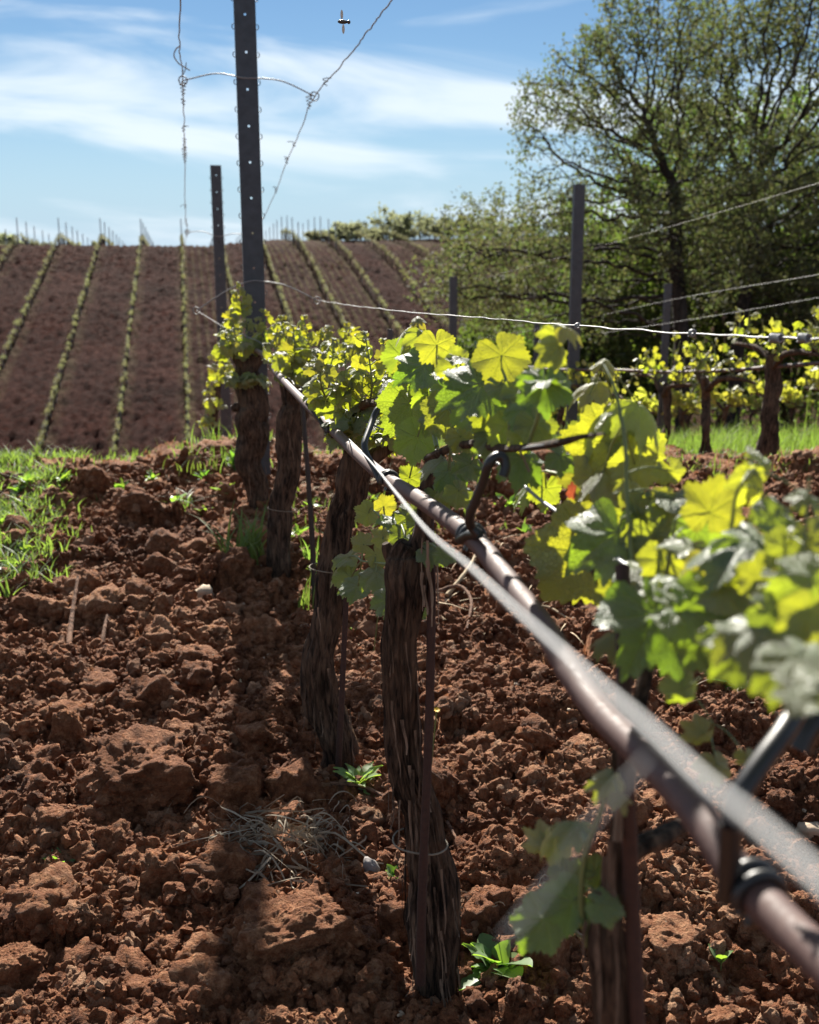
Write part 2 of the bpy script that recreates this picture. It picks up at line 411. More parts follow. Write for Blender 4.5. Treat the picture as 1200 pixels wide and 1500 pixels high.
# hillside beyond the dip: rows, furrows, cloddy strips
hx = np.concatenate([np.arange(-70, -16, 2.5), np.arange(-16, 34, .11), np.arange(34, 120, 2.5)])
hy = np.concatenate([np.arange(25.9, 36, .6), np.arange(36, 84, .24), np.arange(84, 420, 7.)])
HX, HY = np.meshgrid(hx, hy, indexing='ij')
ROW0, ROWS = -.10, 2.75
dens = sst(33, 37, HY) * sst(95, 84, HY) * sst(-18, -14, HX)
fur = np.sin(HX * 2 * np.pi / .46) * .035
HH = base_h(HX, HY) + dens * (fur + .10 * vn(HX * 3.2, HY * 2.3, 0, 31) + .10 * vn(HX * 7.3, HY * 4.1, 0, 32))
rowd = np.abs((HX - ROW0 + ROWS / 2) % ROWS - ROWS / 2)
HH += .10 * np.exp(-(rowd / .22) ** 2) * dens
ny2 = len(hy); ii, jj = np.meshgrid(np.arange(len(hx) - 1), np.arange(ny2 - 1), indexing='ij')
F2 = np.stack([ii * ny2 + jj, (ii + 1) * ny2 + jj, (ii + 1) * ny2 + jj + 1, ii * ny2 + jj + 1], -1).reshape(-1, 4)
def hill_mat():
    m, t = mat('hillside_soil'); b = NB(t); p = b.pos()
    s = b.n('ShaderNodeSeparateXYZ'); b.l(p, s.inputs[0])
    f = b.math('ADD', b.math('MULTIPLY', b.noise(4.5, 5, .7, vec=p), .7), b.math('MULTIPLY', b.noise(.35, 3, vec=p), .35))
    c = b.rmp(f, [(.42, (.022, .0080, .0062)), (.62, (.056, .0195, .0145)), (.82, (.15, .068, .047))])
    # grassy untilled strip close to each row and paler trodden strips
    q = b.math('ABSOLUTE', b.math('SUBTRACT', b.math('FLOORED_MODULO', b.math('ADD', s.outputs[0], -ROW0 + ROWS / 2), ROWS), ROWS / 2))
    n2 = b.noise(2.2, 4, .7, vec=b.scl(p, (1, .25, 1)))
    g1 = b.math('MULTIPLY', b.mr(q, .55, .2), b.mr(n2, .40, .62))
    c = b.mix(b.math('MULTIPLY', g1, .55), c, (.11, .085, .05))
    # strips between some rows weedy
    strip = b.math('FLOOR', b.math('DIVIDE', b.math('ADD', s.outputs[0], -ROW0), ROWS))
    wn = b.n('ShaderNodeTexWhiteNoise', noise_dimensions='1D'); b.l(strip, wn.inputs['W'])
    weedy = b.mr(wn.outputs['Value'], .45, .65)
    lines = b.mr(b.math('SINE', b.math('MULTIPLY', s.outputs[0], 2 * math.pi / .46)), .0, .8)
    g2 = b.math('MULTIPLY', b.math('MULTIPLY', weedy, lines), b.mr(b.noise(1.3, 4, .65, vec=p), .36, .58))
    c = b.mix(b.math('MULTIPLY', g2, .85), c, (.095, .075, .035))
    b.pbr(c, .95, nrm=b.bump(b.noise(6, 5, .75, vec=p), 1.0, .3), spec=.02); return m
link('hillside', npmesh('hillside', [(np.stack([HX, HY, HH], -1).reshape(-1, 3), F2)]), hill_mat(), kind='structure')
# far land past the hill, reaching the horizon
link('far_land', npmesh('far_land', [(np.array([[-2500, 400, -14], [2500, 400, -14], [2500, 2600, -30], [-2500, 2600, -30]]), np.array([[0, 1, 2, 3]]))]), M['bush'], kind='structure')

# ------------------------------------------------------------------ soil clods and stones
def lump(seed, sub, amp=.34, block=.0, fine=.06):
    v, f = ico(sub); s = seed * 13.7
    r = 1 + amp * fbm(v[:, 0] * 1.3 + s, v[:, 1] * 1.3, v[:, 2] * 1.3 + s, 3, seed, .55)
    cr2 = np.abs(vn(v[:, 0] * 4 + s, v[:, 1] * 4, v[:, 2] * 4, seed + 9))
    r = r - fine * 1.2 * (1 - cr2) ** 4 + fine * vn(v[:, 0] * 9, v[:, 1] * 9 + s, v[:, 2] * 9, seed + 4)
    if sub >= 5:
        r = r + fine * .6 * vn(v[:, 0] * 22, v[:, 1] * 22 + s, v[:, 2] * 22, seed + 5) + fine * .35 * vn(v[:, 0] * 45, v[:, 1] * 45 + s, v[:, 2] * 45, seed + 6)
    if block:
        m_ = np.max(np.abs(v), axis=1); r = r * ((1 - block) + block / m_ * .8)
    return v * r[:, None], f
clod_me = []
for k in range(10):
    me = npmesh('clod', [lump(k + 1, 4, .36, .55 if k % 2 else .2, .09)]); me.materials.append(M['clod']); clod_me.append(me)
def put_lump(name, me, px, py, wpx, hpx, rz=0, sink=.25, deep=1.0, **props):
    p = atg(px, py + hpx * .30); z = (p - CAM).dot(FW)
    sx = wpx / FPX * z / 2; sz = hpx / FPX * z / 2
    o = link(name, me, None, **props)
    o.location = (p.x, p.y + sx * .3, gh(p.x, p.y) * .5 + p.z * .5 + sz * (1 - sink) * .75)
    o.scale = (sx * 1.05, sx * deep, sz * 1.0); o.rotation_euler = (0, 0, rz); return o
hand = [(205, 1165, 165, 125, 'broad block of red soil with a crumbly top, biggest clod left of the vine shadows', 1.1),
        (345, 1182, 84, 92, 'sharp edged soil clod standing between the broad block and the vine shadows', .9),
        (100, 1085, 50, 72, 'upright narrow dark clod at the left, above the broad soil block', .7),
        (238, 1300, 70, 96, 'tall dark clod beside the withered grey weed', .8),
        (428, 1425, 185, 120, 'long slab of red soil lying at an angle left of the thick vine foot', .8),
        (15, 1455, 110, 100, 'large clod cut by the lower left corner of the picture', .9),
        (44, 895, 52, 50, 'round clod topped by a bent dry straw near the left grass', .9),
        (665, 1152, 50, 52, 'dark rounded clod just right of the thick vine trunk', .9),
        (738, 1268, 64, 74, 'dark pitted clod between the thick vine and the low shoot with a red leaf', .9),
        (148, 1010, 60, 40, 'low flat clod behind the upright narrow clod', .9),
        (232, 840, 44, 40, 'small dark clod below the leafy weed on the left', .9),
        (255, 682, 60, 44, 'dark clod on the crest where the tilled ground drops away', .9),
        (205, 700, 40, 34, 'smaller clod on the crest beside the grass edge', .9),
        (318, 668, 66, 40, 'straw topped lump of earth on the crest left of the farthest vines', .9),
        (232, 935, 50, 44, 'rounded clod below the pale flat stone', .9),
        (985, 1405, 90, 60, 'low clod at the right below the drip hose', 1.1),
        (690, 1030, 46, 44, 'clod with a dark front below the bright grey wire', .9),
        (35, 1335, 70, 50, 'half buried clod left of the small leafy seedling', .9),
        (120, 1385, 60, 44, 'rough clod below the small leafy seedling', .9),
        (560, 1480, 60, 40, 'clod at the lower edge beside the foot of the thick vine', .9),
        (655, 1445, 80, 60, 'cracked clod pressed against the thick vine foot', .9)]
for k, (px, py, w_, h_, lab, dp) in enumerate(hand):
    big = w_ > 75
    if big:
        me = npmesh('clod', [lump(30 + k, 6 if w_ > 100 else 5, .26, .62, .06)]); me.materials.append(M['clod'])
    else: me = clod_me[k % 10]
    put_lump('soil_clod', me, px, py, w_, h_, random.uniform(-.4, .4), .2, dp, label=lab, category='clod')
cnt = 0
while cnt < 240:
    px = random.uniform(-10, 1210); py = 1500 - 780 * random.random() ** .8
    p = atg(px, py)
    if abs(p.x - ROWX) < .05 and random.random() < .8: continue
    z = (p - CAM).dot(FW); sz_ = random.random(); r = (.012 + .022 * sz_) * (1 + .12 * z) * (1.25 if px < 500 else .9)
    where = ('on the open soil at far left' if px < 260 else 'between the vine shadows' if px < 560 else 'right of the thick vine' if px < 860 else 'under the drip hose at right') if py > 1080 else ('on the soil left of the vines' if px < 400 else 'between the vine trunks' if px < 640 else 'beyond the drip hose')
    szn = ('small', 'medium', 'large')[int(sz_ * 2.999)]
    o = link('soil_clod', random.choice(clod_me), None, label=f'{szn} crumbly red-brown clod lying loose {where}', category='clod', group=f'{szn} loose clods {where}')
    o.location = (p.x, p.y, gh(p.x, p.y) + r * .25); o.scale = (r * random.uniform(.8, 1.2), r * random.uniform(.8, 1.2), r * random.uniform(.65, 1.05))
    o.rotation_euler = (random.uniform(-.6, .6), random.uniform(-.6, .6), random.random() * 6.28); cnt += 1
# small crumbs: uncountable
protos = [lump(60 + k, 2, .55, .45 if k % 2 else .1, .16) for k in range(8)]
protos1 = [lump(80 + k, 1, .5, .3, .1) for k in range(6)]
parts, pale = [], []
def crumbs(n, sel, ymin, ymax, r0, r1, out, squash=(.6, 1), lift=.35):
    c = 0
    while c < n:
        px, py = random.uniform(-20, 1220), random.uniform(ymin, ymax)
        p = atg(px, py) if random.random() < .0 else None
        d = ray(px, py)
        if d.z >= -.05: continue
        t = -EYE / d.z
        if t > 7: continue
        if random.random() > min(1, (t / 2.2) ** 1.6 + .22): continue
        x, y = d.x * t, d.y * t
        small = random.random() < .55
        v, f = protos1[random.randrange(6)] if small else protos[random.randrange(8)]
        r = r0 + (r1 - r0) * random.random() ** 2; r *= (.7 + .28 * t) * (.65 if small else 1)
        a = random.random() * 6.28; ca, sa = math.cos(a), math.sin(a)
        s = np.array([random.uniform(.7, 1.3), random.uniform(.7, 1.3), random.uniform(*squash)]) * r
        q = v * s; q = np.stack([q[:, 0] * ca - q[:, 1] * sa, q[:, 0] * sa + q[:, 1] * ca, q[:, 2]], 1) + [x, y, gh(x, y) + r * lift]
        out.append((q, f)); c += 1
crumbs(1300, None, 700, 1510, .0013, .0050, pale)
def instanced(name, me, pts, label):
    """uncountable stuff: one proto shape on many points (geometry nodes)"""
    pts = np.array(pts); n = len(pts); pm = bpy.data.meshes.new(name); pm.vertices.add(n); pm.vertices.foreach_set('co', pts[:, :3].astype(np.float32).ravel())
    at = pm.attributes.new('rot', 'FLOAT_VECTOR', 'POINT'); at.data.foreach_set('vector', pts[:, 3:6].astype(np.float32).ravel())
    at = pm.attributes.new('scl', 'FLOAT_VECTOR', 'POINT'); at.data.foreach_set('vector', pts[:, 6:9].astype(np.float32).ravel())
    po = bpy.data.objects.new(name + '_shape', me)
    g = bpy.data.node_groups.new(name, 'GeometryNodeTree'); g.interface.new_socket('Geometry', in_out='INPUT', socket_type='NodeSocketGeometry'); g.interface.new_socket('Geometry', in_out='OUTPUT', socket_type='NodeSocketGeometry')
    gi, go, ip, oi = [g.nodes.new(t) for t in ('NodeGroupInput', 'NodeGroupOutput', 'GeometryNodeInstanceOnPoints', 'GeometryNodeObjectInfo')]
    oi.inputs['Object'].default_value = po
    for nm, sk in (('rot', 'Rotation'), ('scl', 'Scale')):
        na = g.nodes.new('GeometryNodeInputNamedAttribute'); na.data_type = 'FLOAT_VECTOR'; na.inputs['Name'].default_value = nm
        g.links.new([q for q in na.outputs if q.enabled and q.name == 'Attribute'][0], ip.inputs[sk])
    g.links.new(gi.outputs[0], ip.inputs['Points']); g.links.new(oi.outputs['Geometry'], ip.inputs['Instance']); g.links.new(ip.outputs[0], go.inputs[0])
    o = link(name, pm, None, None, kind='stuff', label=label); md = o.modifiers.new('scatter', 'NODES'); md.node_group = g; return o
CP = [[] for _ in range(6)]
c = 0
while c < 95000:
    px, py = random.uniform(-480, 1560), random.uniform(690, 1700); d = ray(px, py)
    if d.z >= -.05: continue
    t = -EYE / d.z
    if t > 7.5 or random.random() > min(1, (t / 2.4) ** 1.3 + .25): continue
    x, y = d.x * t, d.y * t
    if random.random() > .30 + 1.1 * max(0, float(vn(x * 2.6, y * 2.6, 0, 55)) + .35): continue
    r = (.0028 + .0125 * random.random() ** 3.2) * (.65 + .33 * t)
    CP[random.randrange(6)].append([x, y, gh(x, y) + r * random.uniform(-.1, .5), random.uniform(-3, 3), random.uniform(-3, 3), random.uniform(0, 6.28), r * random.uniform(.7, 1.3), r * random.uniform(.7, 1.3), r * random.uniform(.6, 1.1)]); c += 1
for k in range(6):
    cm = flat(npmesh('crumb', [lump(60 + k, 3, .5, .5 if k % 2 else .1, .15)])) if k % 3 else npmesh('crumb', [lump(60 + k, 3, .5, .3, .15)])
    cm.materials.append(M['crumb']); instanced('soil_crumbs', cm, CP[k], 'small crumbs of red earth scattered over the ground')
link('pale_gravel', npmesh('pale_gravel', pale), M['stone'], kind='stuff', label='small pale gravel bits scattered in the red soil')
stones = [(250, 1016, 34, 26, 'pale cream stone lying on open soil left of the vine shadows', 'stone'),
          (300, 872, 36, 26, 'flat tan stone beside the shadow of the far vines', 'stone'),
          (520, 1335, 30, 26, 'yellowish stone between the withered weed and the thick vine foot', 'stone'),
          (495, 1308, 30, 18, 'flat grey stone at the right end of the withered weed', 'stone_grey'),
          (545, 1285, 26, 46, 'long grey stone leaning next to the thick vine trunk', 'stone_grey'),
          (131, 1128, 12, 18, 'small ochre stone beside the broad soil block', 'stone'),
          (652, 1192, 18, 20, 'pale stone chip touching the right side of the thick vine', 'stone'),
          (1188, 1225, 44, 26, 'flat ochre stone at the right edge beyond the drip hose', 'stone'),
          (715, 1165, 16, 9, 'tiny pale stone right of the dark rounded clod', 'stone'),
          (303, 1012, 16, 10, 'small whitish stone right of the cream stone', 'stone')]
for k, (px, py, w_, h_, lab, mm) in enumerate(stones):
    me = npmesh('stone', [lump(90 + k, 3, .25, .5, .04)]); me.materials.append(M[mm])
    put_lump('stone', me, px, py, w_, h_, random.random() * 3, .1, .8, label=lab, category='stone')

# ------------------------------------------------------------------ leaves
VEINS = np.radians([0, 50, -50, 104, -104, 152, -152])
def leaf_mesh(seed, nseg=84, rings=6, cup=.15, fold=.12, wave=.07, lobe=1.0, teeth=.10, puff=.055, curl=0.0):
    rs = random.Random(seed)
    th = np.linspace(-np.pi, np.pi, nseg, endpoint=False) + np.pi / nseg
    a = np.degrees(np.abs(th))
    kx = [0, 14, 27, 40, 50, 64, 78, 92, 104, 120, 135, 150, 165, 174, 180]
    kr = [1.0, .86, .80 - .12 * lobe, .86, .93, .82, .70 - .09 * lobe, .76, .80, .70, .66, .68, .60, .38, .10]
    r = np.interp(a, kx, kr) * (1 + .04 * np.sin(2 * th + rs.uniform(0, 6)))
    r = r * (1 + .05 * np.array([rs.uniform(-1, 1) for _ in range(nseg)]) * .5)
    tw = (a / 360 * 2 * 17 + rs.random()) % 1.0
    r = r + teeth * (np.abs(tw - .5) * 2 - .5) * np.where(a < 172, 1, 0) * (.7 + .6 * np.cos(np.radians(a)))
    asym = 1 + .07 * np.sin(th + rs.uniform(-1, 1)); r = r * asym
    fr = (np.arange(1, rings + 1) / rings) ** .9
    ph = rs.uniform(0, 6); ph2 = rs.uniform(0, 6)
    V = [[0, 0, 0]]; UV = [[0, 0]]
    for q in fr:
        rr = r * q; x = np.sin(th) * rr; y = np.cos(th) * rr
        dv = np.min(np.abs(((th[:, None] - VEINS[None] + np.pi) % (2 * np.pi)) - np.pi), axis=1)
        z = puff * np.sin(np.clip(dv / np.radians(25), 0, 1) * np.pi / 2) * rr * 1.3
        z = z - cup * rr ** 2 - fold * np.abs(x) * .6 * (1 if fold > 0 else 1)
        z = z + wave * rr ** 2 * np.sin(4 * th + ph) + .5 * wave * rr ** 3 * np.sin(9 * th + ph2)
        if curl: z = z - curl * np.clip(y, 0, 2) ** 2.2
        z = z + .035 * vn(x * 6 + seed, y * 7, 0, seed) + .05 * vn(x * 2.3 + seed, y * 2.3, 0, seed + 1)
        V += list(np.stack([x, y, z], 1)); UV += list(np.stack([rr * np.cos(dv), rr * np.sin(dv)], 1))
    V = np.array(V); UV = np.array(UV)
    f3 = np.array([[0, 1 + (k + 1) % nseg, 1 + k] for k in range(nseg)])
    f4 = []
    for q in range(rings - 1):
        o0 = 1 + q * nseg; o1 = o0 + nseg
        for k in range(nseg):
            k2 = (k + 1) % nseg; f4.append([o0 + k, o0 + k2, o1 + k2, o1 + k])
    # (vertices shared between the tri fan and quad rings)
    me = bpy.data.meshes.new('leaf')
    me.from_pydata(V.tolist(), [], f3.tolist() + f4)
    uvl = me.uv_layers.new(name='UVMap'); li = np.zeros(len(me.loops), np.int32); me.loops.foreach_get('vertex_index', li)
    uvl.data.foreach_set('uv', UV[li].ravel().astype(np.float32))
    me.polygons.foreach_set('use_smooth', np.ones(len(me.polygons), bool))
    return me
HERO = []
for k in range(12):
    me = leaf_mesh(k + 3, 136, 7, cup=[.10, .25, .05, .3, .16, .0, .2, .35, .12, .22, .05, .4][k], fold=[.1, .25, .0, .3, .15, -.1, .2, .1, .35, .05, .2, .5][k],
                   wave=.10 + .03 * (k % 5), lobe=.10 + .14 * (k % 5), curl=[0, .1, 0, .25, 0, .1, .0, .3, 0, 0, .15, .4][k]); me.materials.append(M['leaf']); HERO.append(me)
CRUMP = []
for k in range(5):     # young half-unfolded leaves
    me = leaf_mesh(k + 40, 68, 6, cup=.5, fold=.9 + .1 * k, wave=.16, lobe=1.2, puff=.10, curl=.45); me.materials.append(M['leaf']); CRUMP.append(me)
MIDL = []
for k in range(8):
    me = leaf_mesh(k + 60, 68, 4, cup=.1 + .05 * k, fold=.1 * (k % 4), wave=.09, lobe=.3 + .2 * (k % 3), teeth=.11, curl=.1 * (k % 3)); me.materials.append(M['leaf']); MIDL.append(me)
FARL = []
for k in range(4):
    me = leaf_mesh(k + 80, 16, 1, cup=.2, fold=.2 * k, wave=.1, lobe=1.0, teeth=0, puff=0); me.materials.append(M['leaf_far']); FARL.append(me)

def put_leaf(parent, loc, r, tip, nrm, me, youth=.4):
    """loc world, parent at ploc (no rotation)"""
    n = Vector(nrm).normalized(); t = Vector(tip); t = (t - n * t.dot(n)).normalized(); s = t.cross(n)
    o = bpy.data.objects.new('leaf', me); COL.objects.link(o)
    o.parent = parent
    off = Vector((0, 0, 0)); q = parent
    while q is not None: off += q.location; q = q.parent
    l = Vector(loc) - off
    o.matrix_basis = Matrix(((s.x * r, t.x * r, n.x * r, l.x), (s.y * r, t.y * r, n.y * r, l.y), (s.z * r, t.z * r, n.z * r, l.z), (0, 0, 0, 1)))
    o.color = (youth, 0, 0, 1); return o
def img_leaf(parent, px, py, z, rpx, ang, alpha, youth, me, beta=0):
    """ang: where the tip points in the image (0 right, 90 down); alpha tilts the face from the camera towards the sky; beta sideways"""
    a = R_(ang); tip = RT * math.cos(a) - UP * math.sin(a)
    al, be = R_(alpha), R_(beta)
    n = (-FW * math.cos(al) + UP * math.sin(al)) * math.cos(be) + RT * math.sin(be)
    return put_leaf(parent, atz(px, py, z), rpx / FPX * z, tip, n, me, youth)

# ------------------------------------------------------------------ the near row: vines
FWH = Vector((math.sin(YAW), math.cos(YAW), 0))
def atD(px, py, D):
    d = ray(px, py); return CAM + d * (D / d.dot(FWH))
def zd(p): return (Vector(p) - CAM).dot(FW)
def bark_disp(seed, amp=.26, k=4.6, lumps=.20, vs=5.5):
    def f(i, a, P):
        s = np.concatenate([[0], np.cumsum(np.linalg.norm(np.diff(P, axis=0), axis=1))])[:, None]
        ca, sa = np.cos(a)[None], np.sin(a)[None]
        tw = s * 1.2
        x = ca * np.cos(tw) - sa * np.sin(tw); y = sa * np.cos(tw) + ca * np.sin(tw)
        r1 = 1 - np.abs(vn(x * k + seed, y * k, s * vs, seed)) * 1.6
        r2 = 1 - np.abs(vn(x * k * 2.6, y * k * 2.6 + seed, s * vs * 2.2, seed + 1)) * 1.6
        l = vn(x * 1.2, y * 1.2, s * 9 + seed, seed + 2) + .5 * vn(x * 2, y * 2, s * 22 + seed, seed + 3)
        return 1 + amp * (r1 * .7 + r2 * .45 - .72) + lumps * l
    return f
def img_path(pts, D, n):
    """pts: (px,py,width px[,dD]) -> world path, radii"""
    W, r = [], []
    for q in pts:
        p = atD(q[0], q[1], D + (q[3] if len(q) > 3 else 0)); W.append([*p]); r.append(q[2] / 2 / FPX * zd(p))
    S = spline(np.column_stack([W, r]), n); return S[:, :3], S[:, 3]
def bark_tube(pts, D, origin, seed, step=.006, sides=64, amp=.26, **kw):
    W, r = img_path(pts, D, 24); L = np.linalg.norm(np.diff(W, axis=0), axis=1).sum()
    n = max(8, int(L / step)); W, r = img_path(pts, D, n); r = r * .86
    t_ = np.arange(n) * L / n; W = W + np.stack([vn(t_ * 11, seed, 0, 1) + .5 * vn(t_ * 26, seed, 0, 3), vn(t_ * 11, seed, 5, 2), 0 * t_], 1) * r[:, None] * .30
    return tube(W - np.array(origin), r, sides, bark_disp(seed, amp, **kw))
def strips(pts, D, origin, n, seed, pal=.012):
    """peeling bark flakes: thin curved ribbons hanging along the trunk"""
    rs = random.Random(seed); W, r = img_path(pts, D, 60); out = []
    for _ in range(n):
        i = rs.randrange(4, 42); a = rs.uniform(0, 6.28); L = rs.uniform(.03, .11); wdt = rs.uniform(.001, .0030)
        c = W[i] - np.array(origin); dr = np.array([math.cos(a), math.sin(a), 0]); tg = np.array([-math.sin(a), math.cos(a), 0])
        v = []
        for q in range(6):
            t = q / 5; o = r[i] * (1.02 + .45 * max(0, t - .35) ** 2 * rs.uniform(.3, 1.3)) ; pnt = c + dr * o + np.array([0, 0, L * (.5 - t)]) + tg * .003 * math.sin(t * 4 + a)
            v += [pnt - tg * wdt * (1 - .6 * t), pnt + tg * wdt * (1 - .6 * t)]
        out.append((np.array(v), np.array([[2 * q, 2 * q + 1, 2 * q + 3, 2 * q + 2] for q in range(5)])))
    return out
vines = {}
def vine(key, base, label, trunk, D, seed, arms=(), flakes=20, step=.006, sides=64, amp=.26):
    v = empty('grape_vine', base, label, 'grapevine', 'old vines of the near row')
    link('trunk', npmesh('trunk', bark_tube(trunk, D, base, seed, step, sides, amp)), M['bark'], v)
    if flakes: link('peeling_bark', npmesh('peeling_bark', strips(trunk, D, base, flakes, seed)), M['bark_mid'], v, kind='stuff')
    for k, a in enumerate(arms):
        link('arm', npmesh('arm', bark_tube(a, D, base, seed + 20 + k, step, 32, .2, lumps=.2)), M['bark'], v)
    vines[key] = v; return v
FV = lambda p: Vector((p[0], p[1], p[2]))
def Dof(p): return (Vector(p) - CAM).dot(FWH)

b1 = atg(636, 1490); D1 = Dof(b1)
v1 = vine('v1', b1, 'thick shaggy vine trunk in sharp focus with a leafy head beside the drip hose',
     [(640, 1530, 78), (639, 1450, 70), (629, 1370, 90), (630, 1300, 74), (617, 1215, 62), (601, 1150, 62), (590, 1080, 60), (589, 980, 62), (592, 900, 64), (597, 850, 74), (600, 815, 70), (602, 798, 40)],
     D1, 5, [[(606, 815, 44), (616, 775, 30), (621, 730, 27), (628, 690, 26), (645, 665, 22)],
             [(628, 672, 14, 0), (665, 655, 13, -.1), (705, 650, 16, -.2), (728, 656, 14, -.27), (770, 656, 12, -.37), (812, 650, 14, -.44), (850, 640, 10, -.5), (885, 636, 5, -.56)],
             [(588, 830, 34), (572, 808, 24), (566, 796, 12)]], 95, .004, 128)
b2 = atg(487, 1138); D2 = Dof(b2)
v2 = vine('v2', b2, 'dark vine with swollen foot and crooked head, just behind the sharply focused trunk',
     [(488, 1165, 56), (489, 1110, 62), (484, 1060, 66), (476, 1010, 58), (476, 930, 50), (483, 860, 50), (492, 790, 48), (506, 730, 54), (516, 685, 54), (520, 655, 40)],
     D2, 11, [[(522, 690, 34), (545, 672, 26), (565, 655, 24), (582, 640, 22), (590, 622, 14)], [(514, 670, 30), (508, 640, 22), (500, 600, 20), (492, 560, 16)],
              [(500, 615, 14, 0), (540, 590, 15, -.1), (580, 600, 15, -.3), (620, 612, 13, -.5)]], 36, .006, 80)
b3 = atg(410, 850); D3 = Dof(b3)
v3 = vine('v3', b3, 'slim leaning dark vine trunk with a thin black stake on its right',
     [(409, 870, 42), (409, 820, 44), (409, 780, 40), (414, 740, 36), (424, 690, 36), (431, 640, 44), (432, 600, 46), (430, 560, 38), (427, 530, 22)],
     D3, 17, [[(432, 570, 24), (446, 545, 18), (462, 530, 16), (500, 520, 13)], [(426, 560, 22), (415, 535, 18), (405, 520, 14)]], 10, .011, 48)
b4 = atg(378, 752); D4 = Dof(b4)
v4 = vine('v4', b4, 'stout black vine trunk at whose head the drip hose ends',
     [(382, 765, 30), (378, 735, 34), (372, 700, 42), (368, 650, 48), (366, 600, 50), (365, 560, 46), (366, 520, 32)],
     D4, 23, [[(366, 545, 26), (350, 520, 20), (340, 500, 14)], [(368, 540, 24), (384, 515, 16), (400, 500, 12)], [(360, 600, 14), (348, 596, 20), (340, 600, 10)]], 8, .014, 40)
p5 = atD(318, 600, 7.4); b5 = Vector((p5.x, p5.y, bh(p5.x, p5.y))); D5 = 7.4
v5 = vine('v5', b5, 'farthest vine of the near row, small and dark in front of the lower post',
     [(317, 690, 20), (317, 650, 20), (316, 625, 20), (314, 600, 18), (316, 570, 16), (322, 545, 10)], D5, 29, [[(318, 560, 10), (330, 545, 8), (340, 535, 6)]], 0, .03, 24)
D0 = .64; p0 = atD(905, 1640, D0); b0 = Vector((p0.x, p0.y, gh(p0.x, p0.y)))
v0 = vine('v0', b0, 'nearest vine with a forked trunk, rising out of the lower edge under the drip hose',
     [(925, 1900, 90), (915, 1700, 66), (900, 1560, 64), (888, 1450, 68), (884, 1380, 60), (893, 1320, 44), (903, 1260, 32), (908, 1190, 26), (918, 1130, 24), (932, 1060, 24, .02), (945, 1000, 26, .04), (955, 950, 24, .05)],
     D0, 35, [[(905, 1275, 26, 0), (935, 1245, 36, .01), (965, 1232, 38, .02), (990, 1215, 30, .04), (1015, 1205, 20, .06)],
              [(950, 975, 22, .05), (905, 900, 20, .12), (868, 830, 17, .18), (848, 790, 17, .22), (838, 755, 14, .26), (833, 728, 8, .28)],
              [(955, 955, 24, .05), (1020, 950, 22, 0), (1100, 975, 24, -.06), (1200, 1020, 24, -.1), (1300, 1060, 22, -.14)]], 16, .005, 64)
link('peeling_bark', npmesh('peeling_bark', bark_tube([(902, 1230, 16, -.02), (904, 1200, 14, -.02), (906, 1165, 9, -.02)], D0, b0, 77, .004, 16)), M['bark_pale'], v0)
# rooted wild leaves low on trunks + papery bark
link('papery_bark', npmesh('papery_bark', strips([(626, 880, 20, -.03), (630, 850, 26, -.03), (628, 820, 20, -.03)], D1, b1, 9, 3)), M['bark_pale'], v1, kind='stuff')

# shoots --------------------------------------------------------------
def shoot_obj(v, tubes): return link('shoot', npmesh('shoot', tubes), M['petiole'], v)
def rnd_leaf_pose(rs):
    k = rs.random()
    if k < .42: al = rs.uniform(-30, 14)
    elif k < .60: al = rs.uniform(25, 45)
    else: al = rs.uniform(55, 88)
    return al, rs.uniform(-50, 50), 90 + rs.gauss(0, 55)
def img_shoot(v, pts, z, n, rpx, youth, seed, meshes=MIDL, spread=1.6, tipbud=True, stemw=None):
    rs = random.Random(seed); o = np.array(v.location)
    W = np.array([[*atz(x, y, z + (q[0] if q else 0))] for x, y, *q in pts]); S = spline(W, 14)
    sw = (stemw or rpx * .085) / FPX * z
    tubes = tube(S - o, np.linspace(sw, sw * .45, 14), 6)
    leaves = []
    for k in range(n):
        t = (k + .4) / n; i = min(12, int(t * 13)); c = S[i]
        rr = rpx * (1.05 - .6 * t ** 1.5) * rs.uniform(.75, 1.2)
        side = 1 if k % 2 else -1
        off = RT * side * rs.uniform(.5, 1.1) * spread + UP * rs.uniform(-.1, .9) * spread * .7 + FW * rs.uniform(-1, 1) * spread * .9
        lp = Vector(c) + off * (rr * .62 / FPX * z)
        mid = (Vector(c) + lp) * .5 + UP * rr * .12 / FPX * z
        tubes += tube(np.array([[*c], [*mid], [*lp]]) - o, sw * .42, 4)
        leaves.append((lp, rr, t))
    sh = shoot_obj(v, tubes)
    for lp, rr, t in leaves:
        al, be, an = rnd_leaf_pose(rs)
        a = R_(an); tip = RT * math.cos(a) - UP * math.sin(a)
        nrm = (-FW * math.cos(R_(al)) + UP * math.sin(R_(al))) * math.cos(R_(be)) + RT * math.sin(R_(be))
        me = rs.choice(meshes) if t < .75 else rs.choice(CRUMP)
        put_leaf(sh, lp, rr / FPX * z, tip, nrm, me, min(1, youth + .35 * t + rs.uniform(-.15, .15)))
    if tipbud:
        for q in range(3):
            put_leaf(sh, S[-1], rpx * .3 / FPX * z, UP + RT * rs.uniform(-.8, .8), -FW + RT * rs.uniform(-1, 1), rs.choice(CRUMP), 1.0)
    return sh
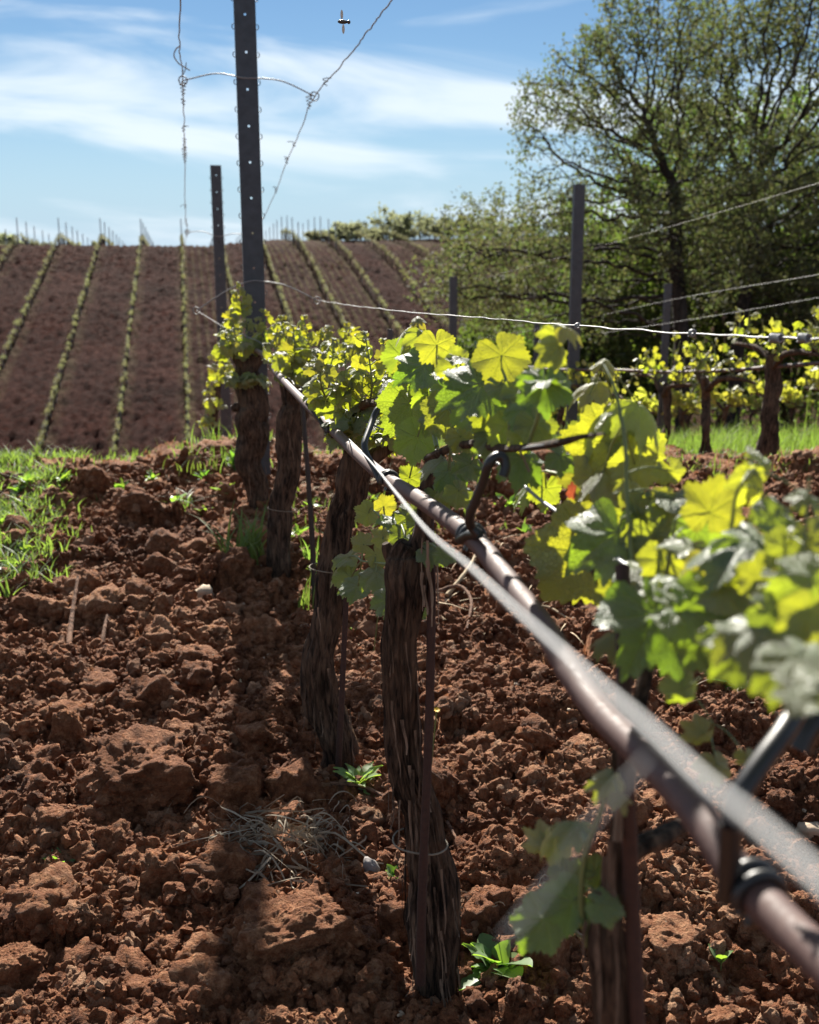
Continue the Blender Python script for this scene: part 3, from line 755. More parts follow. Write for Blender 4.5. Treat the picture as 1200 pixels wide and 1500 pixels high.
def hero_cluster(v, stems, leaves, X=.28, stemw=7, yref=600, slope=.035):
    """stems: list of px polylines with dz; leaves: (px,py,rpx,ang,alpha,beta,youth,mesh,dz)"""
    o = np.array(v.location); zz = lambda px: X / ((px - 600) / 1600 * .98 + .1977)
    S = []; T = []
    for st in stems:
        W = np.array([[*atz(x, y, zz(x) + (q[0] if q else 0))] for x, y, *q in st]); s_ = spline(W, 16); S.append(s_)
        z = zd(Vector(s_[8])); T += tube(s_ - o, np.linspace(stemw, stemw * .55, 16) / 2 / FPX * z, 8)
    allp = np.concatenate(S); L = []
    for px, py, r, ang, al, be, yo, me, dz in leaves:
        z = zz(px) + dz * .7 + np.clip((py - yref) / 100 * slope, -.13, .13); lp = atz(px, py, z); d = np.linalg.norm(allp - np.array(lp), axis=1); c = allp[int(np.argmin(d))]
        if d.min() < .16:
            mid = (Vector(c) + lp) * .5 + UP * .004 + FW * .004
            T += tube(spline(np.array([[*c], [*mid], [*lp]]), 7) - o, max(2.6, r * .045) / 2 / FPX * z, 6)
        L.append((px, py, z, r, ang, al, yo, me, be))
    sh = shoot_obj(v, T)
    for px, py, z, r, ang, al, yo, me, be in L: img_leaf(sh, px, py, z, r, ang, al, yo, me, be)
    return sh
h = lambda k: HERO[k % 12]; c_ = lambda k: CRUMP[k % 5]
# cluster over the arm of the sharply focused vine
hero_cluster(v1, [[(640, 655), (628, 600, .02), (618, 540, .02), (610, 495, .02), (608, 472, .02)], [(700, 648), (700, 600), (702, 560), (700, 520), (696, 500)], [(775, 650), (790, 600), (783, 550), (797, 505), (806, 482)],
                  [(745, 655), (748, 600), (742, 560), (735, 540)], [(660, 655), (663, 620), (668, 580), (675, 540)]],
 [(606, 478, 26, 150, 60, 0, .9, c_(0), 0), (618, 488, 30, 60, 30, 20, .7, c_(1), 0), (602, 492, 30, 110, 35, -20, .6, c_(2), .01), (612, 470, 16, -80, 20, 0, 1, c_(3), 0),
  (588, 520, 36, 120, -10, -10, .35, h(0), .02), (640, 505, 38, 80, -15, 0, .75, h(2), .02), (622, 535, 56, 100, 36, 10, 0, h(4), -.02), (650, 545, 30, 30, 75, 0, .3, h(6), -.02),
  (674, 522, 36, 10, 72, 10, .3, h(1), .0), (668, 535, 36, 160, -8, 0, .7, h(8), .02), (735, 520, 54, 60, -12, 8, .6, h(2), .03), (712, 530, 34, -30, 68, 0, .35, h(3), .02),
  (705, 563, 76, 105, 34, 4, .0, h(4), -.03), (732, 565, 40, 40, 60, 10, .2, h(9), -.02), (722, 600, 50, 70, -5, 0, .45, h(7), .03),
  (600, 590, 62, 80, -20, -8, .3, h(5), -.03), (612, 640, 44, 100, -10, 0, .35, h(0), -.02), (638, 610, 30, 80, 30, 0, .2, h(3), -.02), (655, 600, 46, 85, -8, 5, .5, h(6), -.01), (675, 640, 30, 60, -4, 0, .7, h(8), .0),
  (800, 560, 56, 92, 36, 0, .1, h(10), -.02), (797, 558, 50, 88, 78, 0, .1, h(4), -.04), (770, 600, 34, 120, 30, 0, .1, h(1), .03), (815, 490, 26, 70, 0, 40, .8, c_(1), 0), (822, 505, 34, 85, 20, 30, .5, c_(4), 0), (828, 480, 26, 10, 60, 0, .9, c_(0), 0),
  (812, 520, 26, 90, -10, 0, .7, h(2), .05), (765, 672, 44, 100, 33, 0, .0, h(7), .06), (820, 668, 30, 40, 30, 10, .1, h(3), .08), (660, 690, 34, 85, 30, 0, .1, h(1), .0), (690, 680, 34, 110, 28, 20, .1, h(8), .05),
  (745, 625, 40, 90, -8, -10, .6, h(5), .04), (765, 640, 28, 90, -6, 0, .7, h(9), .02), (720, 640, 34, 100, 26, 0, .2, h(11), .02), (785, 620, 40, 60, -6, 0, .5, h(6), .05), (655, 570, 40, 40, 20, -20, .2, h(10), .03),
  (583, 560, 34, 130, 62, 0, .5, h(7), .03), (690, 600, 44, 95, 20, 20, .25, h(2), .03), (600, 545, 34, 70, -10, 0, .5, h(5), .03), (760, 575, 36, 60, -8, 10, .6, h(0), .04), (630, 575, 40, 90, -5, 0, .4, h(8), .03),
  (648, 672, 36, 100, 65, 10, .4, c_(2), -.02), (655, 710, 34, 85, 60, -10, .5, c_(3), -.02), (672, 720, 30, 50, 15, 20, .6, h(6), .0), (600, 700, 24, -80, -5, 0, .5, h(2), .0), (640, 725, 30, 60, 20, 10, .2, h(1), .02)], .275, 7, 600, .015)
# head of the same vine
hero_cluster(v1, [[(592, 822, .02), (575, 790, .0), (560, 760, 0), (545, 745, 0)], [(590, 830, 0), (555, 825, -.02), (530, 822, -.02)], [(600, 815, .0), (592, 780, -.01), (580, 750, -.01)], [(612, 812, -.02), (622, 795, -.03)]],
 [(540, 752, 24, 150, -10, 0, .8, h(2), 0), (562, 742, 22, -50, -15, 0, .9, h(0), .0), (575, 762, 30, 120, 62, 0, .1, h(4), -.02), (533, 797, 21, 200, -6, 0, .9, h(6), 0), (561, 790, 23, -90, -5, 0, .9, h(8), 0), (551, 812, 22, 60, -5, 0, .85, h(5), -.01),
  (512, 815, 33, 170, 60, -20, .55, h(9), -.02), (506, 833, 24, 140, 50, 0, .6, c_(0), -.02), (552, 838, 34, 90, 58, 0, .3, h(7), -.03), (515, 846, 34, 120, 12, -10, .4, h(3), -.01), (525, 858, 30, 160, 40, 0, .2, h(1), -.02),
  (595, 880, 44, 88, 25, 0, .25, h(10), -.06), (568, 878, 32, 110, 28, -10, .2, h(4), -.05), (604, 797, 28, 50, 24, 10, .2, h(1), -.02), (627, 808, 26, 40, 30, 0, .15, h(7), -.03), (648, 812, 22, 30, 28, 0, .15, h(5), -.03), (597, 758, 28, -60, 10, 0, .3, h(3), 0),
  (586, 785, 24, -100, 20, 0, .2, h(10), 0), (610, 768, 26, -40, 5, 0, .4, h(2), .02), (612, 865, 22, 40, 70, 0, .5, c_(2), -.05)], .276, 5, 815, .03)
hero_cluster(v1, [[(600, 1150, -.06), (606, 1135, -.08)]], [(609, 1130, 22, -60, 40, 0, .5, h(4), -.10), (590, 1140, 14, 160, 30, 0, .3, h(1), -.10)], .276 + .03, 3, 1140, 0)
# cluster of the nearest vine (right side)
hero_cluster(v0, [[(930, 930), (925, 820), (918, 720), (917, 660), (908, 600), (897, 560), (885, 535)], [(1040, 960, .02), (1060, 850), (1072, 770), (1080, 720), (1105, 690)], [(848, 800, .1), (838, 740, .08), (825, 700, .06), (800, 690, .06)],
                  [(1180, 1000), (1175, 880), (1180, 780), (1186, 700)], [(960, 940), (975, 850), (985, 790), (990, 760)], [(1100, 980), (1120, 900), (1130, 860)]],
 [(900, 600, 62, 130, 58, -15, .55, c_(0), -.02), (935, 592, 56, 40, 62, 20, .6, c_(1), -.02), (872, 560, 42, 175, 66, 0, .8, c_(2), 0), (885, 530, 26, -70, 40, 0, 1, c_(3), 0),
  (893, 655, 80, 140, -14, -10, .85, h(2), .05), (920, 655, 74, 40, -12, 10, .9, h(0), .05), (930, 680, 50, 80, -10, 0, .85, h(5), .04),
  (885, 690, 44, 100, 60, 0, .7, c_(4), -.02), (870, 700, 50, 120, -5, 0, .8, c_(1), 0), (925, 705, 36, 20, 62, 10, .7, c_(2), -.02),
  (785, 705, 40, 110, 58, -10, .4, c_(3), .05), (800, 715, 34, 100, -8, 0, .6, h(6), .06), (828, 668, 30, 30, 64, 0, .4, c_(0), .04), (850, 632, 22, -80, -6, 0, .5, h(8), .1),
  (905, 780, 96, 95, 36, -5, .1, h(4), -.03), (872, 808, 108, 130, -16, -6, .7, h(10), .03), (845, 800, 60, 190, 70, 0, .2, h(1), .02), (935, 760, 60, 40, -12, 0, .7, h(6), .03), (960, 780, 60, 50, -8, 10, .5, h(3), .04),
  (985, 730, 66, 0, 76, 0, .35, h(9), .06), (1040, 750, 60, -80, -10, 0, .7, h(2), .03), (1100, 790, 92, 20, 66, 0, .3, h(8), -.02), (1090, 800, 84, 190, 68, 0, .25, h(7), -.03), (1130, 760, 50, 60, 40, 20, .3, h(5), -.01),
  (1120, 680, 46, 0, 12, 30, .8, c_(0), 0), (1112, 695, 42, 60, 20, 30, .9, c_(3), 0), (1135, 735, 40, 70, 45, 0, .3, c_(2), 0), (1185, 730, 34, -90, 30, 0, .6, c_(1), 0), (1190, 790, 60, 70, 20, -20, .5, h(11), .02),
  (960, 900, 108, 75, 35, 5, .0, h(4), -.04), (1000, 890, 80, 30, 60, 0, .3, h(9), -.05), (990, 850, 60, -20, 70, 0, .35, h(3), -.04), (1050, 830, 52, 60, -6, 0, .9, c_(4), -.02), (1035, 870, 60, 100, 30, 0, .3, h(6), -.02),
  (1110, 920, 76, 100, 62, 0, .45, h(7), -.05), (1130, 900, 60, 30, 28, 20, .3, h(1), -.04), (1170, 960, 84, 80, 66, 0, .5, h(10), -.06), (1185, 900, 60, 100, -8, 0, .6, h(5), 0), (1080, 960, 56, 90, 20, 0, .3, h(8), 0),
  (940, 830, 62, 0, 72, 0, .5, h(1), -.01), (975, 820, 50, 80, -8, 0, .7, h(2), .02), (1010, 800, 50, 170, 70, 0, .4, h(0), .0), (1060, 860, 60, 20, 64, 0, .4, h(11), -.03), (895, 930, 36, 120, 60, 0, .45, c_(2), .02),
  (1150, 850, 60, 40, 68, 0, .35, h(9), -.02), (1090, 870, 50, 90, -6, 0, .6, h(6), .03), (1020, 940, 50, 70, 26, 0, .2, h(5), .02), (1195, 850, 70, 120, 20, -10, .5, h(3), -.02), (1170, 1020, 50, 80, 60, 0, .5, h(2), -.06), (1140, 985, 46, 100, 30, 0, .3, h(7), -.04),
  (905, 862, 40, 110, -8, 0, .6, h(0), .02), (1020, 775, 50, 60, 20, 0, .3, h(10), .06), (968, 740, 40, 40, -8, 0, .8, h(8), .05), (1200, 960, 60, 60, 62, 0, .5, h(4), -.02), (1000, 1010, 36, 60, -8, 0, .5, c_(1), .08),
  (1060, 925, 52, 60, 66, 0, .4, h(8), -.05), (1120, 845, 46, 150, -8, 0, .6, h(2), .0), (955, 870, 46, 200, 66, 0, .4, h(6), -.03), (1155, 800, 46, 100, 10, 0, .5, h(0), .0), (985, 690, 30, 60, -10, 0, .8, c_(2), .06)], .31, 8, 800, -.055)
link('red_leaf', MIDL[2].copy(), None, v0); ob = COL.objects['red_leaf']; ob.data.materials.clear(); ob.data.materials.append(M['red_leaf'])
ob.matrix_basis = Matrix.Translation(atz(838, 722, .90) - b0) @ Matrix.Diagonal((.006, .010, .006, 1)); ob.rotation_euler = (1.3, .2, .1)
# low shoot on the nearest vine
hero_cluster(v0, [[(862, 1385, 0), (852, 1320, -.02), (858, 1250, -.02), (880, 1190, -.02), (893, 1140, -.02)], [(862, 1235, -.02), (845, 1212, -.02), (820, 1208, -.03)]],
 [(812, 1222, 44, 165, 48, -30, .9, c_(0), -.03), (800, 1238, 34, 150, -8, 0, 1, c_(1), -.03), (845, 1205, 40, 200, 60, 0, .4, c_(2), -.03), (893, 1140, 34, 120, 40, 0, .7, c_(3), -.03), (905, 1160, 24, 20, 60, 0, .9, c_(4), -.03),
  (840, 1320, 56, 150, 33, 0, .1, h(4), -.05), (800, 1345, 58, 125, 32, -10, .1, h(10), -.09), (880, 1325, 36, 20, 30, 0, .1, h(1), -.03), (872, 1280, 34, -40, -6, 0, .3, h(6), .0), (832, 1285, 36, 200, -2, 0, .2, h(8), .0), (866, 1350, 22, 60, -10, 0, .7, h(2), 0)], .262, 12, 1270, .01)
ob = link('red_leaf', MIDL[4].copy(), None, v0); ob.data.materials.clear(); ob.data.materials.append(M['red_leaf'])
ob.matrix_basis = Matrix.Translation(atz(822, 1240, .80) - b0) @ Matrix.Rotation(1.2, 4, 'X') @ Matrix.Rotation(.8, 4, 'Z') @ Matrix.Scale(.011, 4)
hero_cluster(v0, [[(1040, 1085, .1), (1045, 1060, .1)]], [(1030, 1075, 30, 150, -5, 0, .9, c_(1), .10), (1050, 1120, 34, 80, 20, 0, .8, c_(2), .10), (1000, 1005, 34, 70, -5, 0, .8, c_(3), .1), (1095, 1110, 20, 70, -5, 0, .8, c_(4), .1)], .31, 6, 1070, 0)

# generated shoots on the vines further back
k = 0
for v, z, lst in ((v2, D2 * .98, [((560, 655), (572, 600), (565, 560), 7, 22), ((580, 640), (600, 600), (590, 550), 7, 22), ((520, 650), (512, 590), (505, 520), 9, 21), ((500, 600), (485, 550), (490, 500), 8, 19), ((540, 600), (545, 560), (535, 490), 9, 20),
                                ((545, 640), (560, 640), (588, 655), 6, 24), ((512, 640), (500, 620), (478, 590), 6, 20), ((560, 600), (560, 560), (562, 500), 8, 20), ((520, 620), (530, 580), (530, 530), 8, 20), ((480, 590), (470, 560), (472, 520), 6, 18)]),
                  (v3, D3 * .98, [((430, 560), (425, 520), (410, 465), 9, 15), ((445, 545), (452, 510), (445, 465), 9, 15), ((462, 535), (470, 500), (478, 480), 8, 15), ((420, 545), (405, 520), (400, 480), 8, 14), ((480, 530), (500, 510), (508, 475), 8, 15),
                                ((440, 560), (450, 560), (470, 560), 6, 14), ((430, 540), (432, 510), (430, 480), 8, 14), ((500, 525), (520, 510), (535, 500), 7, 15)]),
                  (v4, D4 * .98, [((350, 520), (345, 490), (338, 455), 8, 13), ((366, 520), (362, 490), (360, 460), 9, 13), ((384, 515), (390, 490), (385, 455), 8, 13), ((340, 520), (333, 500), (330, 470), 7, 13), ((355, 460), (352, 440), (350, 415), 7, 10), ((400, 505), (410, 490), (415, 465), 7, 13),
                                ((350, 560), (342, 560), (330, 540), 7, 12), ((372, 560), (380, 560), (385, 550), 6, 11), ((345, 510), (338, 510), (330, 490), 6, 13)]),
                  (v5, D5 * .98, [((322, 560), (316, 545), (315, 520), 7, 8), ((316, 600), (308, 585), (305, 560), 7, 8), ((312, 620), (303, 620), (301, 610), 6, 8), ((325, 560), (332, 545), (335, 530), 6, 8), ((312, 640), (304, 650), (305, 665), 6, 7)])):
    for a, bb, c, n, r in lst:
        k += 1; dz = random.uniform(-.12, .12) * (z / 2)
        img_shoot(v, [(*a, 0), (*bb, dz), (*c, dz)], z, n + 6, r * 1.12, .55, 100 + k)

# ------------------------------------------------------------------ stakes
def stake(pts, D, label, m=M['rust'], sides=8, nm='vine_stake', cat='stake'):
    W, r = img_path(pts, D, 40); b = W[0]
    return place(link(nm, npmesh(nm, tube(W - b, r * (1 + .05 * np.sin(np.arange(40) * 2.1)), sides)), m, None, label=label, category=cat, group='rusty stakes holding the old vines'), b)
stake([(616, 1440, 15, -.045), (618, 1330, 14, -.055), (623, 1200, 13, -.05), (628, 1080, 13, -.04), (631, 960, 13, -.03), (632, 850, 13, -.02), (630, 760, 12)], D1, 'thin rusty stake tied along the front of the thick sharply focused vine')
stake([(495, 1140, 9, -.06), (500, 1040, 9, -.06), (504, 950, 8, -.05), (508, 860, 8, -.04)], D2, 'rusty stake against the dark vine with the swollen foot')
stake([(462, 905, 8, -.3), (458, 800, 8, -.3), (450, 680, 7, -.3), (441, 570, 7, -.3)], D3, 'thin black stake free beside the slim leaning vine', M['plastic'])
stake([(955, 1700, 26, -.01), (934, 1500, 24, -.01), (925, 1300, 24, -.01), (916, 1100, 25, -.02), (914, 930, 24, .02), (912, 830, 22, .05)], D0, 'dark red rusty stake tied to the nearest vine under the hose')
def ring(c, r, th, axis, n=28, wob=.08):
    ax = Vector(axis).normalized(); u = ax.orthogonal().normalized(); v = ax.cross(u)
    a = np.linspace(0, 2 * np.pi, n); P = np.array([[*(u * math.cos(t) * r * (1 + wob * math.sin(3 * t)) + v * math.sin(t) * r)] for t in a]); return tube(P, th, 6)
for (px, py, D, r, lab) in ((616, 1232, D1, .027, 'thin wire tie looped round the thick vine and its stake'), (480, 832, D2, .026, 'thin tie looped round the dark vine with the swollen foot'), (413, 745, D3, .032, 'tie looped round the slim leaning vine')):
    c = atD(px, py, D - .01); place(link('wire_tie', npmesh('wire_tie', ring(c, r * 1.28, .0012, (.12, 0, 1))), M['grey_dry'], None, label=lab, category='wire tie', group='ties round the vine trunks'), c)

# ------------------------------------------------------------------ drip hose, hangers
HX_ = .245
hp = [(366, 522), (368, 514), (378, 515), (392, 525), (406, 547), (440, 583), (490, 632), (522, 664), (562, 698), (600, 722), (645, 752), (697, 792), (728, 830), (761, 873), (800, 924), (841, 993), (885, 1050), (945, 1108), (1000, 1166), (1042, 1222), (1078, 1276), (1148, 1352), (1200, 1403), (1270, 1475), (1330, 1535)]
W = np.array([[*atX(max(x, 366), y, HX_)] for x, y in hp]); W[0] += [0, .05, -.01]
S = spline(W, 420); org = S[200].copy(); S = S - org
HR = .0092
hose = place(link('drip_hose', npmesh('drip_hose', tube(S, HR, 24)), M['hose'], None, label='brown plastic drip hose running along the vines from the lower right corner', category='hose'), org)
for i in range(22, 420, 80):       # pressed-in emitter joints
    d = S[min(i + 1, 419)] - S[i - 1]; d /= np.linalg.norm(d)
    link('emitter_band', npmesh('emitter_band', tube(np.array([S[i] - d * .016, S[i] - d * .015, S[i] + d * .015, S[i] + d * .016]), [HR, HR * 1.012, HR * 1.012, HR], 24, cap=False)), M['hose'], hose)
def hose_near(p):
    P = S + org; i = int(np.argmin(np.linalg.norm(P - np.array(p), axis=1))); d = P[min(i + 1, 419)] - P[i - 1]; return P[i], d / np.linalg.norm(d)
def hanger(pts, label, clip_at, w=.0042, clipr=1.18):
    """pts (px,py,z); bottom clip round the hose"""
    W = np.array([[*atz(*q)] for q in pts]); Sx = spline(W, 40); b = Sx[-1].copy()
    t_ = place(link('hose_hanger', None, None, None, label=label, category='hose hanger', group='black plastic hangers of the drip hose'), b)
    link('hook', npmesh('hook', tube(Sx - b, w, 10)), M['plastic'], t_)
    if clip_at:
        c, d = hose_near(atz(*clip_at)); u = np.cross(d, [0, 0, 1]); u /= np.linalg.norm(u); vv = np.cross(u, d)
        a = np.linspace(-.3, 5.2, 26); ringp = np.array([c + (u * math.cos(t) + vv * math.sin(t)) * HR * clipr for t in a])
        tb = tube(ringp - b, [.0035] * 26, 8); tb += tube(ringp + d * .009 - b, [.003] * 26, 8)
        e = Sx[-1]; tb += tube(np.array([e, (e + ringp[0]) / 2 + vv * .002, ringp[0]]) - b, w, 8)
        link('clip', npmesh('clip', tb), M['plastic'], t_)
    return t_
hanger([(737, 698, .90), (741, 684, .90), (738, 671, .90), (727, 669, .90), (716, 680, .90), (708, 705, .91), (697, 732, .92), (688, 756, .93), (691, 772, .94), (702, 782, .94)], 'black plastic hanger hooked over the wire, holding the hose right of the thick vine', (697, 790, 1.0), .0043)
hanger([(566, 620, 1.50), (567, 604, 1.50), (561, 596, 1.50), (553, 600, 1.49), (546, 615, 1.48), (540, 632, 1.46), (534, 650, 1.44), (536, 664, 1.43)], 'black hanger with a curved top beside the crooked head of the dark vine', (548, 686, 1.4), .0043)
hanger([(488, 552, 1.98), (476, 568, 1.96), (465, 582, 1.94), (450, 590, 1.95)], 'small straight black hanger among the leaves near the middle of the hose', (450, 593, 1.9), .0043)
hanger([(1196, 1010, .52), (1200, 985, .52), (1188, 975, .52), (1182, 1010, .52), (1150, 1070, .50), (1115, 1118, .49), (1085, 1165, .485), (1072, 1205, .485)], 'blurred black hanger at the right, nearest to the viewer', (1062, 1252, .5), .0052, 1.25)
hanger([(1215, 1020, .6), (1200, 1050, .6), (1182, 1075, .6), (1172, 1098, .6)], 'short black rod end hanging behind the nearest hanger', None, .0065)

# ------------------------------------------------------------------ trellis wires of the near row
def wire(name, P, r, label, group='trellis wires of the near row', m=M['steel'], n=160, kinks=.0, cat='wire', seed=1):
    Sx = spline(np.array([[*p] for p in P]), n)
    if kinks: 
        t = np.arange(n); Sx[:, 2] += kinks * np.array(vn(t * .35, seed, 0, seed)); Sx[:, 0] += kinks * np.array(vn(t * .31, seed + 9, 0, seed))
    b = Sx[n // 2].copy()
    return place(link(name, npmesh(name, tube(Sx - b, r, 8)), m, None, label=label, category=cat, group=group), b), Sx
zl = lambda px: 1 / (.42 + .0108 * (px - 500))
nw = [(288, 455, 4.4), (305, 465, 4.2), (330, 480, 3.9), (365, 494, 3.6), (384, 504, 3.4), (392, 520, 3.3), (402, 531, 3.2), (412, 546, 3.05), (428, 558, 2.9), (436, 574, 2.8), (458, 593, 2.65), (490, 622, 2.45)] + [(x, y, zl(x)) for x, y in ((535, 668), (580, 722), (625, 777), (690, 832), (760, 898), (827, 958), (880, 1006), (955, 1072), (1033, 1147), (1100, 1200), (1200, 1289), (1300, 1380))]
wa, _ = wire('trellis_wire', [atz(*q) for q in nw], .0009, 'bright galvanised wire crossing in front of the drip hose, strongly blurred towards the lower right')
rw = [atz(465, 440, 4.4)] + [atX(x, y, .53) for x, y in ((520, 448), (600, 457), (720, 467), (840, 477), (1000, 488), (1200, 497), (1400, 508))]
wb, Sb = wire('trellis_wire', rw, .0010, 'upper thin wire sloping slightly down to the right above the leaves', kinks=.0012)
for px, n in ((845, 2), (1012, 2), (1130, 5), (1172, 4)):
    p = atX(px, 488 if px < 1100 else 495, .53)
    if px == 845: p = atX(845, 477.5, .53)
    d = Vector(Sb[90]) - Vector(Sb[88]); d.normalize(); u = d.orthogonal().normalized(); vv = d.cross(u)
    P = np.array([[*(p + d * (t / 6.28 * .0035) + (u * math.cos(t) + vv * math.sin(t)) * .0035)] for t in np.linspace(0, 6.28 * n, 10 * n)])
    link('wire_knot', npmesh('wire_knot', tube(P - np.array(wb.location), .0012, 6)), M['steel'], wb)
W1 = [atz(x, y, .30 / ((x - 600) / 1600 * .98 + .1977)) for x, y in ((430, 560), (520, 610), (640, 660), (700, 668), (732, 681), (757, 702), (790, 731), (826, 757), (900, 815), (1000, 890), (1200, 1030), (1350, 1140))]
wire('trellis_wire', W1, .0016, 'wire carrying the vine arms and the black hangers, mostly hidden by leaves')
# thin tie from the arm to the carrying wire
wire('wire_tie', [atz(812, 650, .82), atz(765, 658, .9), atz(768, 672, .93), atz(775, 690, .95)], .0011, 'thin pale tie hanging from the bare arm beside the black hanger', 'ties round the vine trunks', M['steel'], 20, cat='wire tie')
# loose blurred strand in front of the low shoot
wire('loose_strand', [atz(948, 1112, .17), atz(880, 1190, .165), atz(810, 1290, .16), (atz(742, 1375, .155))], .00035, 'pale loose wire end blurred in front of the low shoot', 'trellis wires of the near row', m=M['steel'], n=30)

# ------------------------------------------------------------------ metal posts
def make_post(h, notch=True, holes=True):
    wd, dp, th = .072, .04, .003
    parts = []
    if holes:
        y0 = 0; cell = .0040; ys = [0.0]; k = .06
        while k < h - .02: ys += [k - cell, k + cell]; k += .135
        ys.append(h); xs = [-wd / 2, -cell, cell, wd / 2]
        for side, off in ((0, 0.0), (1, th)):
            v = np.array([[x, off, z] for z in ys for x in xs]); f = []
            for r in range(len(ys) - 1):
                for c in range(3):
                    if c == 1 and r % 2 == 1: continue
                    q = r * 4 + c; f.append([q, q + 1, q + 5, q + 4] if side == 0 else [q, q + 4, q + 5, q + 1])
            parts.append((v, np.array(f)))
    else: parts.append(box(0, th / 2, h / 2, wd, th, h))
    for s in (-1, 1):
        parts.append(box(s * (wd / 2 + th / 2 - .0001), dp / 2, h / 2, th, dp, h)); parts.append(box(s * (wd / 2 - .006), dp + th / 2, h / 2, .015, th, h))
    return flat(npmesh('post', parts))
hk = []
for s in (-1, 1):
    P = spline(np.array([[s * .037, .01, 0], [s * .043, .01, -.002], [s * .048, .01, .004], [s * .047, .01, .014], [s * .042, .01, .017]]), 9)
    me = npmesh('wire_hook', tube(P, .0017, 5)); me.materials.append(M['post']); hk.append(me)
def post(base, h, label, hooks, lean=(0, 0), group='tall metal posts of the vineyard rows', holes=True, rz=0, sc=1.0):
    p = empty('trellis_post', base, label, 'post', group)
    link('channel', make_post(h, holes=holes), M['post'], p)
    if hooks:
        z = .3
        while z < h - .03:
            for s in (0, 1): c = link('wire_hook', hk[s], None, p); c.location = (0, 0, z)
            z += .1
    p.rotation_euler = (lean[0], lean[1], rz); p.scale = (sc, sc, 1); return p
P1 = atz(374.5, 430, 4.4); P1b = Vector((P1.x, P1.y, bh(P1.x, P1.y) - .1))
post(P1b, 2.75, 'tallest dark steel post, reaching out of the top of the picture', True, (0, -.004), sc=1.05)
P2 = atz(322, 350, 9.2); zt = atz(315, 244, 9.2).z; P2b = Vector((P2.x, P2.y, bh(P2.x, P2.y) - .1))
post(P2b, zt - P2b.z, 'shorter steel post left of and behind the tallest one', True, (0, -.004), sc=1.15)
def spacer(c, l, r, th, label, bow=.02):
    c, l, r = Vector(c), Vector(l), Vector(r)
    P = [l, l.lerp(c, .5) + Vector((0, -.03, bow)), c + Vector((-.03, -.045, 0)), c + Vector((.03, -.045, 0)), c.lerp(r, .5) + Vector((0, -.03, bow)), r]
    t_, Sx = wire('wire_spacer', P, th, label, 'wire spacers on the near posts', n=50, cat='wire spacer')
    for e, nb in ((l, 1), (r, 1)):
        link('end_loop', npmesh('end_loop', [(v + np.array(e - t_.location), f) for v, f in ring((0, 0, 0), .013 * th / .002, th, (.3, 1, .2))]), M['steel'], t_)
    return t_
A1 = atz(268, 118, 4.4); B1 = atz(461, 141, 4.4); C1 = atz(363, 128, 4.4); C1.y = P1.y
spacer(C1, A1, B1, .0026, 'thin steel spacer bow near the top of the tallest post')
A2 = atz(274, 340, 9.2); B2 = atz(366, 346, 9.2); C2 = atz(321, 346, 9.2); C2.y = P2.y
spacer(C2, A2, B2, .003, 'thin steel spacer bow crossing the shorter post')
A3 = atz(288, 455, 4.4); B3 = atz(465, 440, 4.4); C3 = atz(374, 412, 4.4); C3.y = P1.y
spacer(C3, A3, B3, .0022, 'low spacer bow on the tallest post just above the leaves')
def far_wire(P, label, tend, seed):
    t_, Sx = wire('trellis_wire', P, .0022, label, kinks=.003, n=200, seed=seed)
    rs = random.Random(seed)
    for k in range(tend):
        i = rs.randrange(90, 185); p = Sx[i]; a = rs.random() * 6; nT = rs.randint(2, 4); n = 10 * nT
        P_ = np.array([[math.cos(a + t) * (.006 + .0004 * t), rs.uniform(-.001, .001) + math.sin(a + t) * .006, (t - 6) * .0022] for t in np.linspace(0, 6.28 * nT, n)])
        if rs.random() < .5: P_ = np.vstack([P_, P_[-1] + [rs.uniform(-.03, .03), 0, rs.uniform(-.025, .01)]])
        link('tendril', npmesh('tendril', tube(P_ + p - np.array(t_.location), .0016, 5)), M['bark'], t_)
    return t_
far_wire([atz(264, -90, 2.7), atz(265, 0, 3.1), atz(263, 68, 3.8), atz(267, 100, 4.3), atz(268, 118, 4.4), atz(270, 190, 5.4), atz(271, 270, 6.9), atz(272, 320, 8.3), atz(274, 340, 9.2), atz(270, 362, 14)], 'left overhead wire with old tendrils and a twisted loop', 12, 4)
P_ = [atz(263, 68, 3.8), atz(258, 72, 3.85), atz(255, 82, 3.9), atz(262, 93, 4.0), atz(270, 98, 4.05), atz(278, 103, 4.1)]
wire('wire_loop', P_, .0022, 'twisted loose loop of wire at the left overhead wire', n=30, cat='wire')
wire('wire_loop', [atz(266, 112, 4.35), atz(271, 104, 4.35), atz(273, 92, 4.35)], .002, 'short bent wire end beside the left spacer loop', n=12, cat='wire')
far_wire([atz(660, -100, 2.5), atz(575, 0, 3.1), atz(545, 38, 3.35), atz(510, 84, 3.7), atz(461, 141, 4.4), atz(444, 180, 5.0), atz(420, 238, 6.2), atz(390, 312, 7.9), atz(366, 346, 9.2)], 'right overhead wire slanting from the top edge down to the shorter post', 5, 9)
